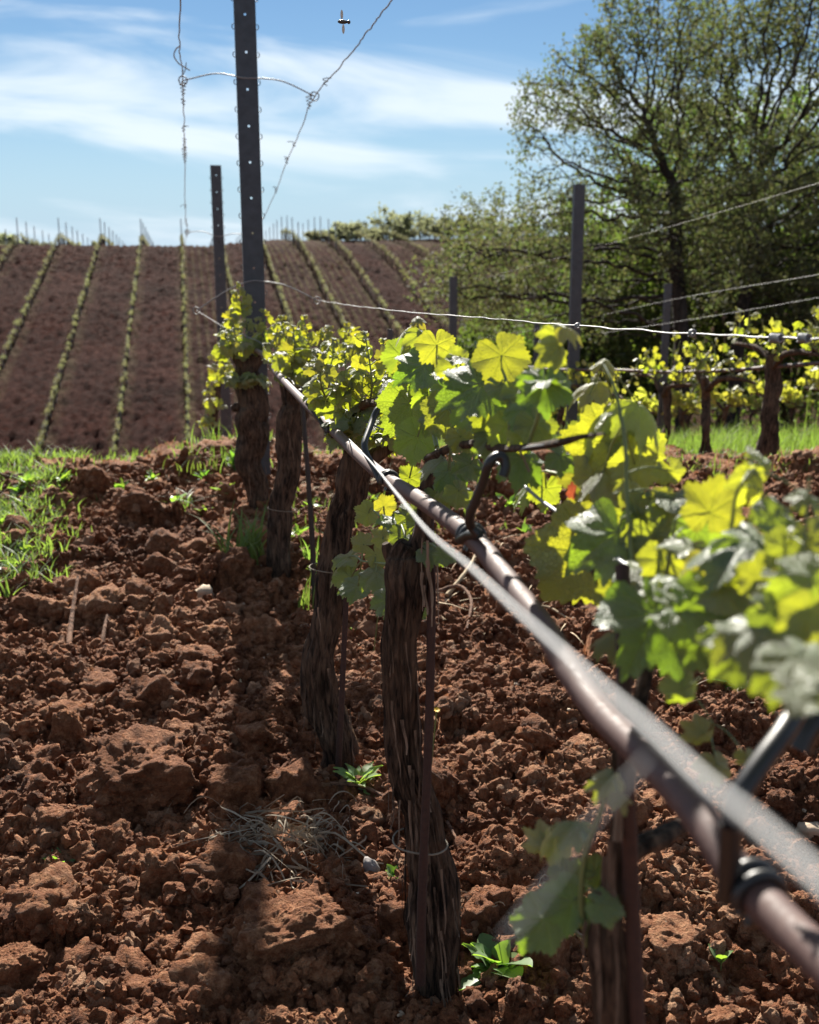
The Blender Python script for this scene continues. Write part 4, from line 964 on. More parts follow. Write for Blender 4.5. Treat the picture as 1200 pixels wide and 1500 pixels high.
# flying insect
ip = atz(502, 32, 1.55)
ins = empty('flying_insect', ip, 'small dark insect flying in the blue sky between the overhead wires', 'insect')
v, f = ico(2)
link('body', npmesh('body', [(v * [.0075, .003, .003], f), (v * [.0026, .0028, .0028] + [.0088, 0, 0], f)]), M['insect'], ins)
wm = plain('insect_wing', (.45, .42, .35), .3)
for s in (1, -1):
    a = np.linspace(0, 2 * np.pi, 14, endpoint=False); vv = np.stack([np.cos(a) * .002 - .001 * s, np.zeros(14), s * (.003 + .0065 * (1 + np.sin(a)))], 1)
    vv2 = vv + [0, .0003, 0]; V_ = np.vstack([vv, vv2, [[0, 0, s * .009]], [[0, .0003, s * .009]]])
    f_ = [[i, (i + 1) % 14, 28] for i in range(14)] + [[14 + (i + 1) % 14, 14 + i, 29] for i in range(14)]
    link('wing', npmesh('wing', [(V_, np.array(f_))]), wm, ins)

# ------------------------------------------------------------------ the rows further right
def multimesh(name, groups):
    """groups: list of (parts, material)"""
    groups = [(p, m) for p, m in groups if len(p)]
    me = npmesh(name, [q for p, _ in groups for q in p]); idx = []
    for k, (p, m) in enumerate(groups):
        me.materials.append(m); idx += [k] * sum(len(f) for _, f in p)
    me.polygons.foreach_set('material_index', np.array(idx, np.int32)); return me
def back_vine(x, y, seed, label, nl, group, joined=False, hgt=.5, lr=.038, bend=1., fat=1.):
    rs = random.Random(seed); z0 = bh(x, y) - .03; b = Vector((x, y, z0))
    v = empty('grape_vine', b, label, 'grapevine', group)
    j = lambda s: rs.uniform(-s, s)
    P = np.array([[0, 0, 0, .030 * fat], [j(.03) * bend, j(.03), hgt * .2, .034 * fat], [j(.06) * bend, j(.05), hgt * .5, .026 * fat], [j(.05) * bend, j(.05), hgt * .8, .028 * fat], [j(.04), j(.04), hgt, .030], [j(.03), j(.04), hgt + .05, .016]])
    S = spline(P, 36); link('trunk', npmesh('trunk', tube(S[:, :3], S[:, 3] * rs.uniform(.85, 1.25), 16, bark_disp(seed, .3, 3, .3))), M['bark'], v)
    tips = []
    for s in (-1, 1):
        Q = np.array([[0, 0, hgt * .95, .02], [j(.03), s * .14, hgt + .05, .016], [j(.05), s * .32, hgt + .07, .012], [j(.05), s * .48, hgt + .06, .007]])
        A = spline(Q, 12); link('arm', npmesh('arm', tube(A[:, :3], A[:, 3], 8, bark_disp(seed + 3, .3, 2, .3))), M['bark'], v); tips += list(A[2:, :3])
    stems = []; L = []
    for k in range(nl // 4):
        c = Vector(tips[rs.randrange(len(tips))]); e = c + Vector((j(.08), j(.08), rs.uniform(.06, .22)))
        stems += tube(np.array([[*c], [*((c + e) / 2 + Vector((j(.02), j(.02), 0)))], [*e]]), .0028, 4)
        for q in range(4):
            L.append((c.lerp(e, rs.uniform(.3, 1.05)) + Vector((j(.04), j(.04), j(.03))), lr * rs.uniform(.6, 1.25)))
    link('shoot', npmesh('shoot', stems), M['petiole'], v)
    if joined:
        base_me = FARL[0]; vb = np.array([q.co[:] for q in base_me.vertices]); fb = [list(p.vertices) for p in base_me.polygons]; f3 = np.array([q for q in fb if len(q) == 3])
        parts = []
        for p, r in L:
            nrm = Vector((j(1), j(1), j(1) + .3)).normalized(); t = Vector((j(1), j(1), -.6)); t = (t - nrm * t.dot(nrm)).normalized(); s = t.cross(nrm)
            parts.append((vb @ (np.array([[*s], [*t], [*nrm]]) * r * 1.15) + np.array(p), f3))
        o = link('foliage', npmesh('foliage', parts), M['leaf_far'], v, kind='stuff'); o.color = (rs.uniform(.5, 1), 0, 0, 1)
    else:
        for p, r in L:
            put_leaf(v, b + p, r, Vector((j(1), j(1), -.7)), Vector((j(1), -.2 + j(1), j(1) + .3)), FARL[rs.randrange(4)] if r < .03 else MIDL[rs.randrange(8)], rs.uniform(.3, 1))
    return v
RX = 3.0
labs = ['vine of the second row at the right edge, under the dark hose', 'stout thick vine trunk in the grass at right, its head behind the dark hose', 'thin wavy black vine trunk with a pale patch, standing at the edge of the grass',
        'crooked black vine with a pale tie, left of the thin wavy one', 'dark vine of the second row behind the tall young shoot', 'second row vine beside the blue-grey post', 'farthest visible vine of the second row']
for k, px in enumerate((1262, 1130, 1035, 972, 870, 815, 772)):
    p = atX(px, 600, RX); back_vine(p.x, p.y, 200 + k, labs[k], 72 if k < 5 else 56, 'vines of the second row', hgt=(.60 if k == 1 else .52), lr=.028, bend=(.25 if k == 1 else 1), fat=(1.5 if k == 1 else 1))
for k in range(9):
    back_vine(5.75, 8.0 + k * 1.02, 230 + k, 'yellow-green vine of the third row seen beyond the tall grass', 84, 'vines of the third row', True, lr=.045)
for k in range(11):
    back_vine(8.5, 11.0 + k * 1.1, 260 + k, 'small pale vine of the fourth row close to the trees', 70, 'vines of the fourth row', True, lr=.05)
t_, S2 = wire('drip_hose', [atX(x, y, RX) for x, y in ((700, 530), (800, 540), (900, 542), (981, 545), (1060, 543), (1136, 537), (1200, 532), (1400, 515))], .010, 'dark drip hose of the second row at right, dotted with small nodes', 'drip hoses', M['hose'], cat='hose')
for i in range(6, 158, 6):
    d = S2[i + 1] - S2[i]; d /= np.linalg.norm(d); c = S2[i] - np.array(t_.location)
    link('emitter_band', npmesh('emitter_band', tube(np.array([c - d * .014, c + d * .014]), .0128, 8)), M['plastic'], t_)
for pts, lab in ((((700, 496), (800, 480), (980, 440), (1200, 402), (1400, 366)), 'middle wire of the second row rising to the right edge'), (((700, 410), (865, 365), (1030, 318), (1200, 268), (1400, 210)), 'upper wire of the second row crossing before the big oak'),
                 (((800, 500), (1000, 470), (1200, 436), (1400, 400)), 'lower wire of the second row just over the yellow leaves')):
    wire('trellis_wire', [atX(x, y, RX) for x, y in pts], .0010, lab, 'trellis wires of the second row')
for px, top, X, lab, sc in ((850, 270, 3.0, 'tall blue-grey post in front of the oak branches', 1.1), (665, 405, 3.0, 'shorter blue-grey post left of the tall one, before the reddish slope', 1.1),
                            (980, 415, 5.75, 'grey post of the third row in front of the oak trunk', 1.1), (787, 474, 5.75, 'low distant post between the two blue-grey posts', 1.0), (572, 482, 3.0, 'farthest small post just above the leaves', 1.0)):
    p = atX(px, top, X); zb = bh(p.x, p.y) - .1; post(Vector((p.x, p.y, zb)), max(.8, p.z - zb), lab, False, group='posts of the rows at right', holes=False, sc=sc)

# ------------------------------------------------------------------ vines, posts of the hillside
def quads(C, size, seed, up=.0):
    """folded rhombus leaves round centres C"""
    r = np.random.default_rng(seed); n = len(C)
    a = r.normal(size=(n, 3)); a[:, 2] += up; a /= np.linalg.norm(a, axis=1)[:, None]
    b_ = np.cross(a, r.normal(size=(n, 3))); b_ /= np.linalg.norm(b_, axis=1)[:, None]; c = np.cross(a, b_)
    s = (size * r.uniform(.6, 1.3, n))[:, None]
    V = np.stack([C - b_ * s, C - c * s * .55 + a * s * .2, C + b_ * s, C + c * s * .55 + a * s * .2], 1).reshape(-1, 3)
    k = np.arange(n)[:, None] * 4; return (V, np.concatenate([k + [[0, 1, 2]], k + [[0, 2, 3]]]))
hv = []
for s in range(5):
    r = np.random.default_rng(s + 50)
    tr = tube(np.array([[0, 0, -.1], [r.normal() * .03, r.normal() * .04, .25], [0, 0, .52]]), [.035, .03, .03], 5)
    arm = tube(np.array([[0, -.45, .56], [0, 0, .53], [0, .45, .56]]), .014, 4)
    C = np.stack([r.normal(0, .042, 90), r.uniform(-.5, .5, 90), .58 + r.normal(0, .06, 90)], 1)
    st = tube(np.array([[.03, .02, 0], [.03, .02, .85]]), .009, 4)
    me = multimesh('hill_vine', [(tr + arm, M['bark']), ([quads(C, .036, s)], M['leaf_hill']), (st, M['post_hill'])]); hv.append(me)
spots = []
for k in range(-8, 13):
    X = ROW0 + k * ROWS
    for q in range(0, 62):
        Y = 39.5 + q * .98
        if not in_view(X, Y, .02) or Y > 96: continue
        d = Vector((X, Y, 0)) - CAM; u = d.dot(RT) / d.dot(FW)
        if u > .12: continue
        spots.append((math.hypot(X, Y), X + random.gauss(0, .03), Y + random.gauss(0, .08)))
spots.sort()
rest = []
for i, (d_, X, Y) in enumerate(spots):
    z = float(base_h(X, Y)) + .08; me = hv[i % 5]; rz = random.choice((0, math.pi)); s = random.uniform(.85, 1.15)
    if i < 300:
        o = link('hill_vine', me, None, None, label='small vine in one of the straight rows climbing the hillside', category='grapevine', group='vines in the rows on the hillside')
        o.location = (X, Y, z); o.rotation_euler = (0, 0, rz); o.scale = (s, 1, s); o.color = (random.uniform(.2, .9), 0, 0, 1)
    else: rest.append((X, Y, z, s))
gv = [[], [], []]
srcs = []
for s in range(3):
    r = np.random.default_rng(s + 80); C = np.stack([r.normal(0, .05, 44), r.uniform(-.5, .5, 44), .58 + r.normal(0, .09, 44)], 1)
    srcs.append((tube(np.array([[0, 0, -.1], [0, 0, .52]]), .035, 4, cap=False), [quads(C, .05, s)], tube(np.array([[.03, .02, 0], [.03, .02, .85]]), .010, 3, cap=False)))
for i, (X, Y, z, s) in enumerate(rest):
    for g, src in zip(gv, srcs[i % 3]):
        for v, f in src: g.append((v * [s, 1, s] + [X, Y, z], f))
o = link('hill_vines_far', multimesh('hill_vines_far', [(gv[0], M['bark']), (gv[1], M['leaf_hill']), (gv[2], M['post_hill'])]), None, None, kind='stuff', label='rows of small vines on the upper hillside up to the crest'); o.color = (.5, 0, 0, 1)
pm = npmesh('hill_post', [box(0, 0, .95, .07, .05, 2.1)]); pm.materials.append(M['post_hill'])
for k in range(-8, 5):
    X = ROW0 + k * ROWS
    for q in range(9):
        Y = 81 + q * 4.6 + random.uniform(-.4, .4)
        if not in_view(X, Y, .02): continue
        place(link('hill_post', pm, None, None, label='thin pale stake standing out above the crest of the hill', category='post', group='stakes along the hill crest'), (X, Y, float(base_h(X, Y)) - .1))

# ------------------------------------------------------------------ trees
def colonize(base, trunkpts, blobs, n_att, step, kill, seed, iters=130, infl=3.5):
    r = np.random.default_rng(seed); A = []
    vol = np.array([a * b * c for _, (a, b, c) in blobs]); w = vol / vol.sum()
    for (c, rad), q in zip(blobs, w):
        m = int(n_att * q) + 1; d = r.normal(size=(m, 3)); d /= np.linalg.norm(d, axis=1)[:, None]
        A.append(np.array(c) + d * (r.random(m) ** .38)[:, None] * np.array(rad))
    A = np.concatenate(A)
    nodes = [np.array(p, float) for p in trunkpts]; par = [-1] + list(range(len(nodes) - 1))
    nd = np.full(len(A), 1e9); ni = np.zeros(len(A), int)
    def upd(i0):
        for i in range(i0, len(nodes)):
            d = np.linalg.norm(A - nodes[i], axis=1); m = d < nd; nd[m] = d[m]; ni[m] = i
    upd(0); alive = np.ones(len(A), bool)
    for it in range(iters):
        act = alive & (nd < infl if it > 12 else nd < 1e9)
        if not act.any(): break
        i0 = len(nodes)
        ids = ni[act]; dirs = A[act] - np.array(nodes)[ids]; dirs /= np.linalg.norm(dirs, axis=1)[:, None] + 1e-9
        for u in np.unique(ids):
            d = dirs[ids == u].mean(0) + r.normal(0, .22, 3); L = np.linalg.norm(d)
            if L < 1e-3: continue
            nodes.append(nodes[u] + d / L * step); par.append(int(u))
        upd(i0); alive &= nd > kill
        if len(nodes) > 7500: break
    nodes = np.array(nodes); par = np.array(par); n = len(nodes)
    rad = np.zeros(n); leafc = np.zeros(n, int)
    for i in range(n - 1, 0, -1):
        if rad[i] == 0: rad[i] = .0062 ** 2.25
        rad[par[i]] += rad[i]; leafc[par[i]] += 1
    if rad[0] == 0: rad[0] = 1e-4
    rad = rad ** (1 / 2.25)
    return nodes, par, rad, leafc
def oak(base, trunkpts, blobs, label, n_att, seed, leafn, leafs, m=None, mr=.22, step=.17, kill=.30, nm='oak_tree', group='large trees beside the vineyard', youth=(.2, .9), cap_r=.17, mult=1.0):
    nodes, par, rad, lc = colonize(base, trunkpts, blobs, n_att, step, kill, seed)
    rad = np.minimum(rad * mult, cap_r); b = np.array(base)
    t_ = empty(nm, base, label, 'tree', group)
    # chains: follow the thickest child
    n = len(nodes); kids = [[] for _ in range(n)]
    for i in range(1, n): kids[par[i]].append(i)
    big, small = [], []; starts = [0]
    while starts:
        s = starts.pop(); ch = [par[s], s] if par[s] >= 0 else [s]; c = s
        while kids[c]:
            ks = sorted(kids[c], key=lambda q: -rad[q]); starts += ks[1:]; c = ks[0]; ch.append(c)
        if len(ch) < 2: continue
        P = nodes[ch] - b; rr = rad[ch].copy(); 
        if par[s] >= 0: rr[0] = rr[1]
        if rr[0] > .045: big += [tube(P, rr, 9 if rr[0] > .08 else 6, cap=False)]
        else: small += tube(P, rr, 3 if rr[0] < .02 else 4, cap=False)
    link('trunk', npmesh('trunk', big[0]), M['tree_bark'], t_)
    for q in big[1:]: link('limb', npmesh('limb', q), M['tree_bark'], t_)
    if small: link('branches', npmesh('branches', small), M['tree_bark'], t_, kind='stuff')
    r = np.random.default_rng(seed + 5); tips = np.where((rad < .016))[0]
    dn = fbm(nodes[:, 0] * .9, nodes[:, 1] * .9, nodes[:, 2] * .9, 2, seed)
    C = []
    for i in tips:
        c = int(leafn * np.clip(1 + 1.1 * dn[i], .15, 2.2)); 
        if lc[i] > 0: c //= 2
        C.append(nodes[i] - b + r.normal(0, mr * .5, (c, 3)))
    C = np.concatenate(C)
    k = r.random(len(C)) < .5
    for sel, yo in ((k, youth[0]), (~k, youth[1])):
        o = link('crown', npmesh('crown', [quads(C[sel], leafs, seed)]), m or M['oak'], t_, kind='stuff'); o.color = (yo, 0, 0, 1)
    return len(C)
def blob(px, py, z, rx, ry, rd): p = atz(px, py, z); return ((p.x, p.y, p.z), (rx / FPX * z, rd, ry / FPX * z))
def tpath(pts): return [np.array(atz(*q)) for q in pts]
def dense(pts, step=.2):
    P = np.array(pts); L = np.linalg.norm(np.diff(P, axis=0), axis=1).sum(); return list(spline(P, max(4, int(L / step))))
zO = 22.
bo = atz(1003, 600, zO); bo.z = float(base_h(bo.x, bo.y)) - .2
tp = dense([bo] + tpath([(1000, 560, zO), (998, 480, zO), (992, 400, zO), (990, 330, zO), (985, 270, zO)]))
nl = oak(bo, tp, [blob(900, 170, zO, 120, 140, 2.0), blob(815, 190, zO, 72, 110, 1.5), blob(960, 60, zO, 110, 110, 1.8), blob(905, 330, zO, 150, 90, 1.8), blob(760, 370, zO - 1, 130, 60, 1.3), blob(690, 420, zO - 1.5, 110, 55, 1.0), blob(820, 440, zO, 140, 60, 1.4), blob(1040, 300, zO, 90, 160, 1.6)],
     'big spreading oak with dark trunk and low branches reaching left over the slope', 2800, 3, 25, .044, step=.17, kill=.25, cap_r=.17, mult=1.5)
bo2 = atz(1075, 600, 24); bo2.z = float(base_h(bo2.x, bo2.y)) - .2
tp = dense([bo2] + tpath([(1080, 520, 24), (1090, 440, 24), (1105, 380, 24), (1095, 310, 24)]))
nl += oak(bo2, tp, [blob(1110, 120, 24, 150, 170, 2.2), blob(1230, 200, 24, 110, 200, 2.0), blob(1130, 330, 24, 130, 110, 1.8), blob(1210, 420, 24, 100, 70, 1.6), blob(1050, 20, 24, 80, 60, 1.4), blob(1200, 10, 23, 150, 100, 2.0)],
     'tall oak at the right edge whose crown leaves the picture', 2500, 8, 33, .048, step=.18, kill=.27, cap_r=.19, mult=1.5)
bo3 = atz(735, 590, 27); bo3.z = float(base_h(bo3.x, bo3.y)) - .2
tp = dense([bo3] + tpath([(738, 520, 27), (745, 450, 27), (740, 400, 27)]))
nl += oak(bo3, tp, [blob(715, 335, 27, 70, 70, 1.5), blob(790, 330, 27, 70, 80, 1.5), blob(670, 330, 27, 45, 40, 1.0), blob(720, 430, 27, 110, 60, 1.4), blob(650, 400, 27, 50, 50, 1.0)],
     'lower light-leaved tree left of the big oak against the sky', 1200, 13, 15, .05, step=.2, kill=.3, youth=(.6, 1.0), cap_r=.09)
bo4 = atz(1150, 600, 29); bo4.z = float(base_h(bo4.x, bo4.y)) - .2
tp = dense([bo4] + tpath([(1148, 520, 29), (1140, 440, 29), (1120, 360, 29)]))
nl += oak(bo4, tp, [blob(1010, 230, 29, 110, 90, 2.2), blob(900, 330, 29, 90, 80, 2), blob(1120, 240, 29, 110, 110, 2), blob(1230, 260, 29, 90, 140, 2), blob(1060, 380, 29, 150, 80, 2)],
     'dark dense tree filling the gap behind the two oaks', 1500, 19, 30, .075, m=M['bush'], step=.26, kill=.4, youth=(.1, .5), cap_r=.14, mult=1.3)
def shrub(px, py, z, rpx, hpx, n, leafs, label, seed, m, nm='bush', cat='bush', group='dense bushes behind the oaks', youth=.3, depth=1.2):
    """free standing leafy bush: stems + crown"""
    p = atz(px, py, z); p.z = float(base_h(p.x, p.y)) - .1; top = atz(px, py - hpx, z).z; hgt = max(.5, top - p.z); rx = rpx / FPX * z
    r = np.random.default_rng(seed); t_ = empty(nm, p, label, cat, group)
    st = []
    for k in range(6):
        a = r.uniform(0, 6.28); e = np.array([math.cos(a) * rx * .6, math.sin(a) * rx * .6, hgt * r.uniform(.6, .95)])
        st += tube(spline(np.array([[0, 0, 0], e * [.3, .3, .5] + r.normal(0, .05, 3), e]), 7), np.linspace(.012, .003, 7) * hgt, 4)
    link('stem', npmesh('stem', st), M['tree_bark'], t_)
    # clumped volume
    nc = max(8, n // 55); cc = r.normal(size=(nc, 3)); cc /= np.linalg.norm(cc, axis=1)[:, None]; cc *= (r.random(nc) ** .4)[:, None]
    cc = cc * [rx, rx * depth, hgt * .5] + [0, 0, hgt * .52]
    C = (cc[:, None] + r.normal(size=(nc, n // nc, 3)) * [rx * .17, rx * .17, hgt * .09]).reshape(-1, 3); C = C[C[:, 2] > .02]
    o = link('crown', npmesh('crown', [quads(C, leafs, seed)]), m, t_, kind='stuff'); o.color = (youth, 0, 0, 1)
sb = [(870, 560, 27, 80, 230, 'dark green bush behind the tall blue-grey post'), (960, 560, 28, 90, 260, 'dense dark bush between the oak trunk and the post'), (1060, 560, 29, 90, 300, 'bright green bush glowing behind the trunk of the big oak'),
      (1160, 560, 28, 100, 280, 'leafy bush behind the stout vine trunk at right'), (1250, 560, 27, 90, 320, 'bush at the right edge under the tall oak'), (800, 560, 29, 60, 130, 'low bush left of the dark bushes'), (720, 560, 31, 60, 95, 'lowest bush at the left end of the thicket')]
for k, (px, py, z, r_, h_, lab) in enumerate(sb): shrub(px, py, z, r_, h_, 5200, .10, lab, 300 + k, M['bush'], youth=.2 + .12 * (k % 4))
for k, (px, top, z) in enumerate(((478, 335, 92), (500, 326, 95), (520, 322, 90), (545, 330, 97), (566, 312, 93), (588, 318, 96), (606, 308, 92), (628, 316, 95), (650, 322, 90), (458, 342, 94), (672, 315, 93), (700, 318, 95), (735, 320, 95), (770, 330, 95))):
    shrub(px, 350, z, 15 + (k * 7 % 5) * 4, max(12, 346 - top + (k * 5 % 7)), 700, .17, 'small leafy tree standing on the skyline of the hill', 400 + k, M['far_tree'], 'skyline_tree', 'tree', 'trees on the hill skyline', .8)
for k, (px, top) in enumerate(((-8, 342), (16, 341), (40, 350), (66, 356), (110, 357), (150, 360), (590, 338))):
    shrub(px, 362, 96, 16, max(8, 362 - top), 500, .22, 'low bush on the skyline at the upper left of the hill', 430 + k, M['far_tree'], 'skyline_bush', 'bush', 'bushes on the hill skyline', .7)

# ------------------------------------------------------------------ grass
def blades(P, h_, wd, seed, lean=.5, segs=3):
    r = np.random.default_rng(seed); n = len(P); a = r.uniform(0, 6.28, n); ld = np.stack([np.cos(a), np.sin(a)], 1)
    hh = h_ * r.uniform(.5, 1.3, n); ln = lean * r.uniform(.1, 1.2, n) * hh; b_ = a + 1.57 + r.normal(0, .5, n); sd_ = np.stack([np.cos(b_), np.sin(b_)], 1)
    rows = []
    for q in range(segs + 1):
        t = q / segs; w_ = wd * (1 - t ** 1.6) * (.6 + .8 * t * (1 - t) * 2) + 1e-4
        c = np.column_stack([P[:, :2] + ld * (ln * t ** 1.9)[:, None], P[:, 2] + hh * t * (1 - .28 * t * lean)])
        off = np.column_stack([sd_ * (w_ * r.uniform(.7, 1.3, n))[:, None], np.zeros(n)])
        rows += [c - off, c + off]
    V = np.stack(rows, 1).reshape(-1, 3); m = 2 * (segs + 1); k = np.arange(n)[:, None] * m
    F = np.concatenate([k + [[2 * q, 2 * q + 1, 2 * q + 3, 2 * q + 2]] for q in range(segs)]); return (V, F)
def gpts(n, x0, x1, y0, y1, dens_, seed):
    r = np.random.default_rng(seed); out = []
    while len(out) < n:
        x, y = r.uniform(x0, x1, 4000), r.uniform(y0, y1, 4000); m = r.random(4000) < dens_(x, y)
        for a, b_ in zip(x[m], y[m]):
            if in_view(a, b_, .25): out.append((a, b_, gh(a, b_) - .004))
            if len(out) >= n: break
    return np.array(out)
cl = lambda x, y, s: sst(-.15, .55, fbm(x * 2.2, y * 2.2, 0, 2, s))
P = gpts(14000, -2.8, -.30, 3.1, 6.4, lambda x, y: sst(-.38, -.62, x + .06 * (y - 4)) * np.clip(cl(x, y, 5) * 1.1 + cl(x * 2.5, y * 2.5, 15) * .5 - .12, 0, 1), 1)
o = link('grass', npmesh('grass', [blades(P, .08, .004, 1, .9)]), M['grass'], None, kind='stuff', label='bright green grass and weeds at the left edge'); o.color = (.75, 0, 0, 1)
P = gpts(1900, -3.2, .1, 4.9, 6.6, lambda x, y: np.clip(cl(x * 1.5, y * 1.5, 6) - .1, 0, 1), 2)
o = link('grass', npmesh('grass', [blades(P, .07, .004, 2, .8)]), M['grass'], None, kind='stuff', label='grass fringe along the crest of the tilled ground'); o.color = (.5, 0, 0, 1)
P = gpts(12000, 1.6, 8.5, 5.7, 12.5, lambda x, y: (.15 + cl(x * .6, y * .6, 7)) * sst(5.7, 6.9, y + .1 * (x - 2.5)), 3)
o = link('grass', npmesh('grass', [blades(P, .25, .0035, 3, .55)]), M['grass'], None, kind='stuff', label='tall lush grass between the rows at right'); o.color = (.45, 0, 0, 1)
P = gpts(3600, .2, 3.9, 3.0, 7.2, lambda x, y: cl(x, y, 8), 4)
o = link('grass', npmesh('grass', [blades(P, .06, .004, 4, .8)]), M['grass'], None, kind='stuff', label='scattered green weeds in the soil behind the leaves'); o.color = (.5, 0, 0, 1)
P = gpts(3200, .3, 3.6, 2.6, 7.0, lambda x, y: .35 + cl(x, y, 9), 5)
link('dry_straw', npmesh('dry_straw', [blades(P, .045, .0028, 5, 3.0)]), M['dry'], None, kind='stuff', label='dry straw lying on the soil behind the hose')
P = gpts(1100, -1.2, 2.2, 1.0, 6.5, lambda x, y: .5 + 0 * x, 6)
link('dry_straw', npmesh('dry_straw', [blades(P, .012, .0012, 6, 3.5)]), M['dry'], None, kind='stuff', label='short bits of straw and root over the tilled soil')
P = gpts(500, -.45, .5, 4.6, 6.6, lambda x, y: .5 + 0 * x, 7)
link('dry_straw', npmesh('dry_straw', [blades(P, .05, .003, 7, 2.6)]), M['dry'], None, kind='stuff', label='straw on the raised earth under the far vines')
def tuft(px, py, hpx, n, label, seed, wpx=20, m='grass', youth=.5, lean=.6, bw=.0035, nm='grass_tuft', cat='grass tuft'):
    p = atg(px, py); z = zd(p); r = np.random.default_rng(seed); Wd = wpx / FPX * z
    q = np.column_stack([r.normal(0, Wd * .35, n), r.normal(0, Wd * .35, n), np.zeros(n)])
    o = link(nm, npmesh(nm, [blades(q, hpx / FPX * z, bw, seed, lean, 5)]), M[m], None, label=label, category=cat); o.location = (p.x, p.y, gh(p.x, p.y) - .006); o.color = (youth, 0, 0, 1); return o
tuft(362, 835, 84, 60, 'large tuft of long arching grass left of the slim leaning vine', 11, 50, lean=.9, bw=.0055, youth=.9)
tuft(262, 765, 30, 26, 'small grass tuft on the open soil, left of the large arching tuft', 12, 40, lean=1.3)
tuft(102, 862, 26, 26, 'small green tuft in front of the left grass edge', 13, 24, youth=.7)
tuft(108, 800, 34, 30, 'loose grass tuft just right of the left grass', 14, 30)
tuft(447, 905, 62, 14, 'thin upright grass blades beside the slim vine stake', 15, 16, lean=.4)
tuft(412, 935, 26, 6, 'few yellowish grass blades lying before the slim vine', 16, 30, lean=1.8, youth=.9)
tuft(515, 935, 40, 9, 'sparse grass blades right of the dark vine', 17, 14, lean=1.4)
tuft(150, 750, 24, 24, 'low tuft on the soil near the dark crest clods', 18, 36, lean=1.2)
tuft(12, 900, 60, 14, 'grass blades at the left edge beside the round clod', 19, 14, lean=.7, youth=.8)
tuft(880, 1128, 26, 10, 'little grass tuft behind the low shoot', 20, 34, lean=1.0)
tuft(1165, 640, 110, 12, 'thin dark upright weed stems in the right grass', 21, 60, lean=.3, youth=0)
tuft(345, 690, 30, 40, 'weedy grass in front of the stout black trunk', 23, 70, youth=.6)
tuft(300, 700, 24, 40, 'low grass on the raised earth left of the far trunks', 24, 80, youth=.7)
tuft(455, 850, 40, 26, 'grass and weeds between the slim vine and the swollen dark one', 25, 40, youth=.7)
tuft(330, 640, 45, 40, 'grass around the foot of the farthest near-row vine', 22, 60, youth=.3)
# leafy weeds
def weed_leaf(seed, ln=1., wd=.28, jag=.12):
    n = 9; t = np.linspace(0, 1, n); w_ = wd * np.sin(np.pi * np.clip(t * .92 + .06, 0, 1)) ** .8 * (1 + jag * np.sin(t * 34 + seed)); V = []
    for q in range(n):
        zc = .35 * t[q] - .45 * t[q] ** 2
        V += [[-w_[q], t[q] * ln, zc + .05], [0, t[q] * ln, zc], [w_[q], t[q] * ln, zc + .05]]
    F = []
    for q in range(n - 1):
        for c in (0, 1): k = q * 3 + c; F.append([k, k + 1, k + 4, k + 3])
    me = npmesh('leaf', [(np.array(V), np.array(F))]); me.materials.append(M['weed']); return me
WL = [weed_leaf(k, 1, [.17, .24, .13, .34][k], [.32, .2, .45, .05][k]) for k in range(4)]
def rosette(px, py, rpx, n, label, seed, kinds=(0, 1), youth=.6, rise=.5, cat='weed', nm='leafy_weed'):
    if n > 5: n = int(n * 1.7)
    p = atg(px, py); z = zd(p); r = np.random.default_rng(seed); R = rpx * 1.05 / FPX * z
    base = Vector((p.x, p.y, gh(p.x, p.y) + .008)); t_ = empty(nm, base, label, cat)
    link('stem', npmesh('stem', tube(np.array([[0, 0, -.01], [0, 0, R * .12], [0, 0, R * .22]]), R * .045, 6)), M['petiole'], t_)
    for k in range(n):
        a = k * 2.4 + r.normal(0, .25); up = rise * r.uniform(.3, 1.3); d = Vector((math.cos(a), math.sin(a), up)).normalized(); nr = Vector((-math.cos(a) * up, -math.sin(a) * up, 1)) + Vector(r.normal(0, .25, 3))
        o = put_leaf(t_, base + Vector((0, 0, R * .15 * r.random())) , R * r.uniform(.4, 1.15), d, nr, WL[kinds[k % len(kinds)]], min(1, max(0, youth + r.normal(0, .25))))
rosette(527, 1185, 42, 13, 'bright green lobed weed growing beside the fallen twig', 1, (0, 2), .8, .9)
rosette(728, 1455, 62, 20, 'leafy weed with pale and green leaves at the bottom, right of the thick vine', 2, (1, 0, 3), .7, .9)
rosette(86, 1292, 30, 20, 'small feathery seedling on the soil at lower left', 3, (2,), .4, 1.0)
rosette(1055, 1432, 26, 3, 'two-leaved seedling below the drip hose at right', 4, (3,), .6, 1.6)
rosette(578, 1306, 22, 12, 'tiny herb squeezed against the left of the thick vine', 5, (1, 3), .5, 1.1)
rosette(255, 758, 24, 8, 'broad-leaved weed in the middle of the small grass tuft', 6, (3, 1), .6, .8)
rosette(1075, 1040, 34, 14, 'grey-green weed on the soil behind the nearest leaves', 7, (2, 0), .2, .8)
rosette(1120, 1010, 28, 12, 'small weed close to the right edge behind the leaves', 8, (2, 3), .3, .9)
rosette(1040, 1000, 28, 12, 'low weed touching the hanging yellow leaf', 9, (0, 2), .3, .8)
rosette(745, 760, 26, 12, 'green weed right of the bent black hanger', 10, (0, 1), .6, .8)
rosette(710, 735, 20, 10, 'weed seen under the bent black hanger', 11, (0, 2), .5, .8)
rosette(345, 700, 30, 18, 'grey-green bushy weed with yellow flowers at the stout black trunk', 12, (2, 0), .1, 1.6)
rosette(300, 715, 20, 12, 'low grey weed in front of the raised earth', 13, (2,), .2, 1.2)
rosette(880, 735, 22, 10, 'weed behind the nearest vine cluster', 14, (0, 1), .5, .9)
